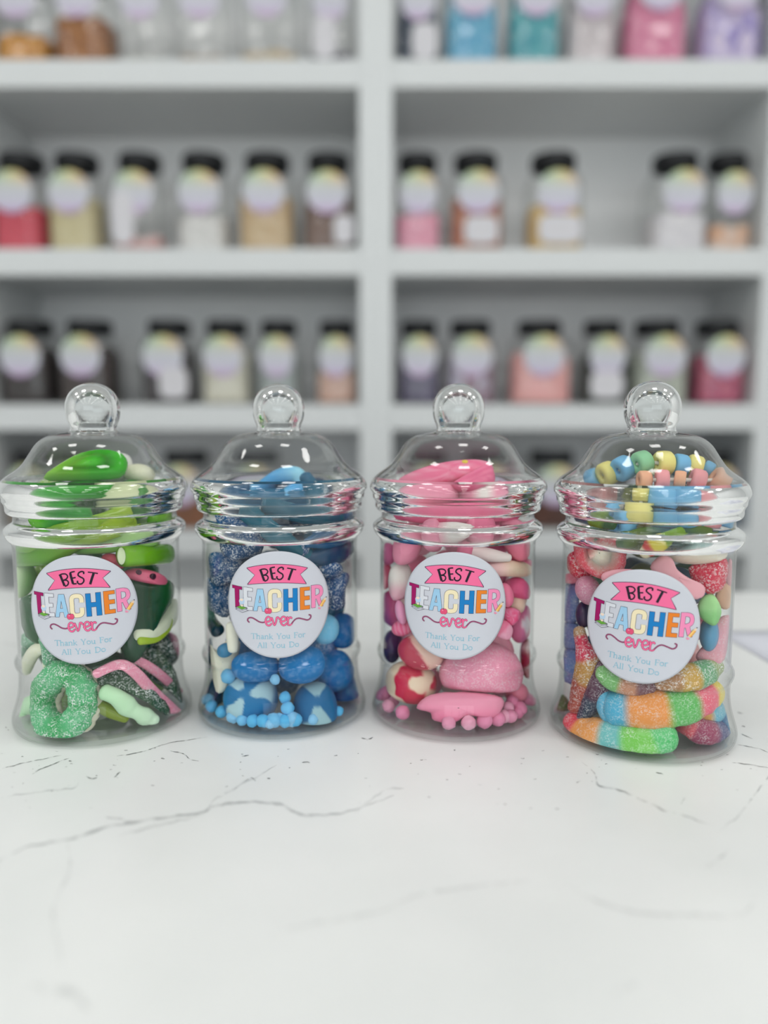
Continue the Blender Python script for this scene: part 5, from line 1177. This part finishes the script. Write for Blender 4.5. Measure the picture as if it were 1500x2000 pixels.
BL, OR, GN, PK2, YE, TE = C(75, 175, 210), C(232, 150, 70), C(95, 185, 95), C(232, 100, 125), C(248, 212, 60), C(40, 160, 140)
thing('rainbow_worm', 'thick sugared worm banded blue, orange, green, pink and yellow, right across the front', J_, geo_tube(3, [(1186, 1368, 22, .001), (1186, 1394, 20, .001), (1205, 1384, 36, .0005), (1260, 1386, 40), (1310, 1384, 38), (1352, 1372, 34), (1384, 1356, 29), (1396, 1352, 24)][2:], bands((.10, BL), (.36, OR), (.60, GN), (.80, PK2), (1, YE)), .8, lump=.1, lf=250), 'fine')
thing('rainbow_worm', 'sugared worm tail in pale blue, left end behind the thick front worm', J_, geo_blob(3, 1184, 1376, 20, 34, .8, 8, push=.0035, col=C(90, 180, 215), lump=4), 'fine')
thing('rainbow_worm', 'sugared worm banded red, orange, blue, green and teal on the jar floor in front', J_, geo_tube(3, [(1118, 1406, 20, .001), (1136, 1426, 30, .0005), (1174, 1440, 37), (1222, 1448, 40), (1268, 1446, 38), (1300, 1436, 30)], bands((.16, C(235, 85, 100)), (.42, C(240, 160, 85)), (.58, C(110, 190, 190)), (.85, C(120, 200, 85)), (1, C(80, 190, 110))), .8, lump=.1, lf=250), 'fine')
thing('rainbow_worm', 'sugared worm banded pink, plum and blue at the bottom right of the rainbow jar', J_, geo_tube(3, [(1332, 1416, 16, .012), (1350, 1420, 22, .006), (1380, 1432, 26, .002), (1408, 1428, 26, .0006), (1428, 1410, 20, .001)], bands((.3, C(215, 90, 105)), (.55, C(150, 60, 95)), (.72, C(60, 65, 120)), (1, C(55, 150, 200))), .8, lump=.1, lf=250), 'fine')
thing('rainbow_worm', 'sugared worm of blue and orange behind the yellow end at the right', J_, geo_tube(3, [(1345, 1398, 16, .014), (1380, 1398, 20, .010), (1412, 1386, 16, .008)], bands((.5, C(215, 165, 90)), (1, C(95, 180, 205))), .8), 'fine')
thing('rainbow_worm', 'sugared green and amber worm under the lower right edge of the sticker', J_, geo_tube(3, [(1290, 1330, 18, .004), (1330, 1326, 26, .002), (1370, 1316, 27, .001), (1398, 1300, 18, .001)], bands((.3, C(175, 130, 90)), (.55, C(200, 160, 75)), (.8, C(105, 165, 120)), (1, C(150, 170, 110))), .8, lump=.12, lf=250), 'sugar')
thing('rainbow_worm', 'sugared green and brown worm under the lower left edge of the sticker', J_, geo_tube(3, [(1180, 1312, 20, .002), (1200, 1326, 24, .0015), (1240, 1340, 20, .003), (1270, 1342, 14, .005)], bands((.45, C(120, 185, 110)), (.7, C(195, 140, 110)), (1, C(120, 80, 90))), .8), 'fine')
thing('jelly_drop', 'green jelly at the bottom left wall of the rainbow jar', J_, geo_blob(3, 1096, 1382, 16, 24, 1, 0, push=.004, col=lambda x, y, z: mix(C(95, 130, 70), C(150, 100, 110), sm(.1, -.6, z)), lump=3), 'fine')
thing('jelly_drop', 'slate blue jelly behind the right edge of the sticker', J_, geo_blob(3, 1385, 1238, 18, 34, 1, 0, push=.005, col=lambda x, y, z: mix(C(90, 150, 185), C(165, 165, 95), sm(.5, .9, z))), 'gum')

# ================================================================== sweets deeper in the jars
random.seed(11)
deep = [([C(60, 140, 45), C(30, 90, 40), C(140, 180, 70), C(40, 110, 60), C(170, 205, 140)], 'green sweet deep in the green jar behind the front sweets', ['gum', 'gum', 'foam', 'sugar']),
        ([C(20, 85, 125), C(15, 60, 95), C(35, 115, 175), C(20, 100, 130)], 'blue sweet deep in the blue jar behind the front sweets', ['gum', 'sugar', 'gum', 'dust']),
        ([C(228, 120, 155), C(240, 165, 185), C(215, 105, 150), C(238, 205, 200)], 'pink or whitish sweet deep in the pink jar behind the front sweets', ['foam', 'foam', 'gum', 'foam']),
        ([C(60, 90, 120), C(120, 130, 60), C(170, 80, 100), C(70, 120, 90), C(210, 150, 150)], 'coloured sweet deep in the rainbow jar behind the front sweets', ['fine', 'gum', 'fine', 'foam'])]
for j in range(4):
    cols, lb, mats = deep[j]
    for lv in range(6):
        z = TOP+.0145+lv*.0195
        for q in range(6):
            if q == 5: r0, a = 0.0, 0
            else: r0, a = .0235, lv*.6+q*2*pi/5
            f = JF[j]; s = JRt[j]
            P = Vector((JX[j], JY[j], z))+f*(.009+r0*.62*sin(a))+s*(r0*cos(a)*.95)
            dxy = (P-Vector((JX[j], JY[j], P.z)))
            if dxy.dot(f) < -.002 and r0: continue
            rr = random.uniform(.0088, .0102); c = random.choice(cols); V = []; Fc = []; n = 16; m = 10
            ax = Vector((random.uniform(.85, 1.25), random.uniform(.8, 1.1), random.uniform(.85, 1.05))); sd = random.uniform(0, 9)
            for i in range(m+1):
                th = pi*i/m
                for k in range(n):
                    d = Vector((sin(th)*cos(2*pi*k/n), sin(th)*sin(2*pi*k/n), cos(th)))
                    V.append(P+Vector((d.x*ax.x, d.y*ax.y, d.z*ax.z))*(rr*(1+.2*noise.noise(d*1.4+Vector((sd, 0, 0))))))
            for i in range(m):
                for k in range(n): Fc.append((i*n+k, (i+1)*n+k, (i+1)*n+(k+1) % n, i*n+(k+1) % n))
            V = contain(j, V)
            thing('jelly_sweet', lb, 'sweet', (V, Fc, [c]*len(V)), random.choice(mats), 'sweets deep in the %s jar' % ['green', 'blue', 'pink', 'rainbow'][j])
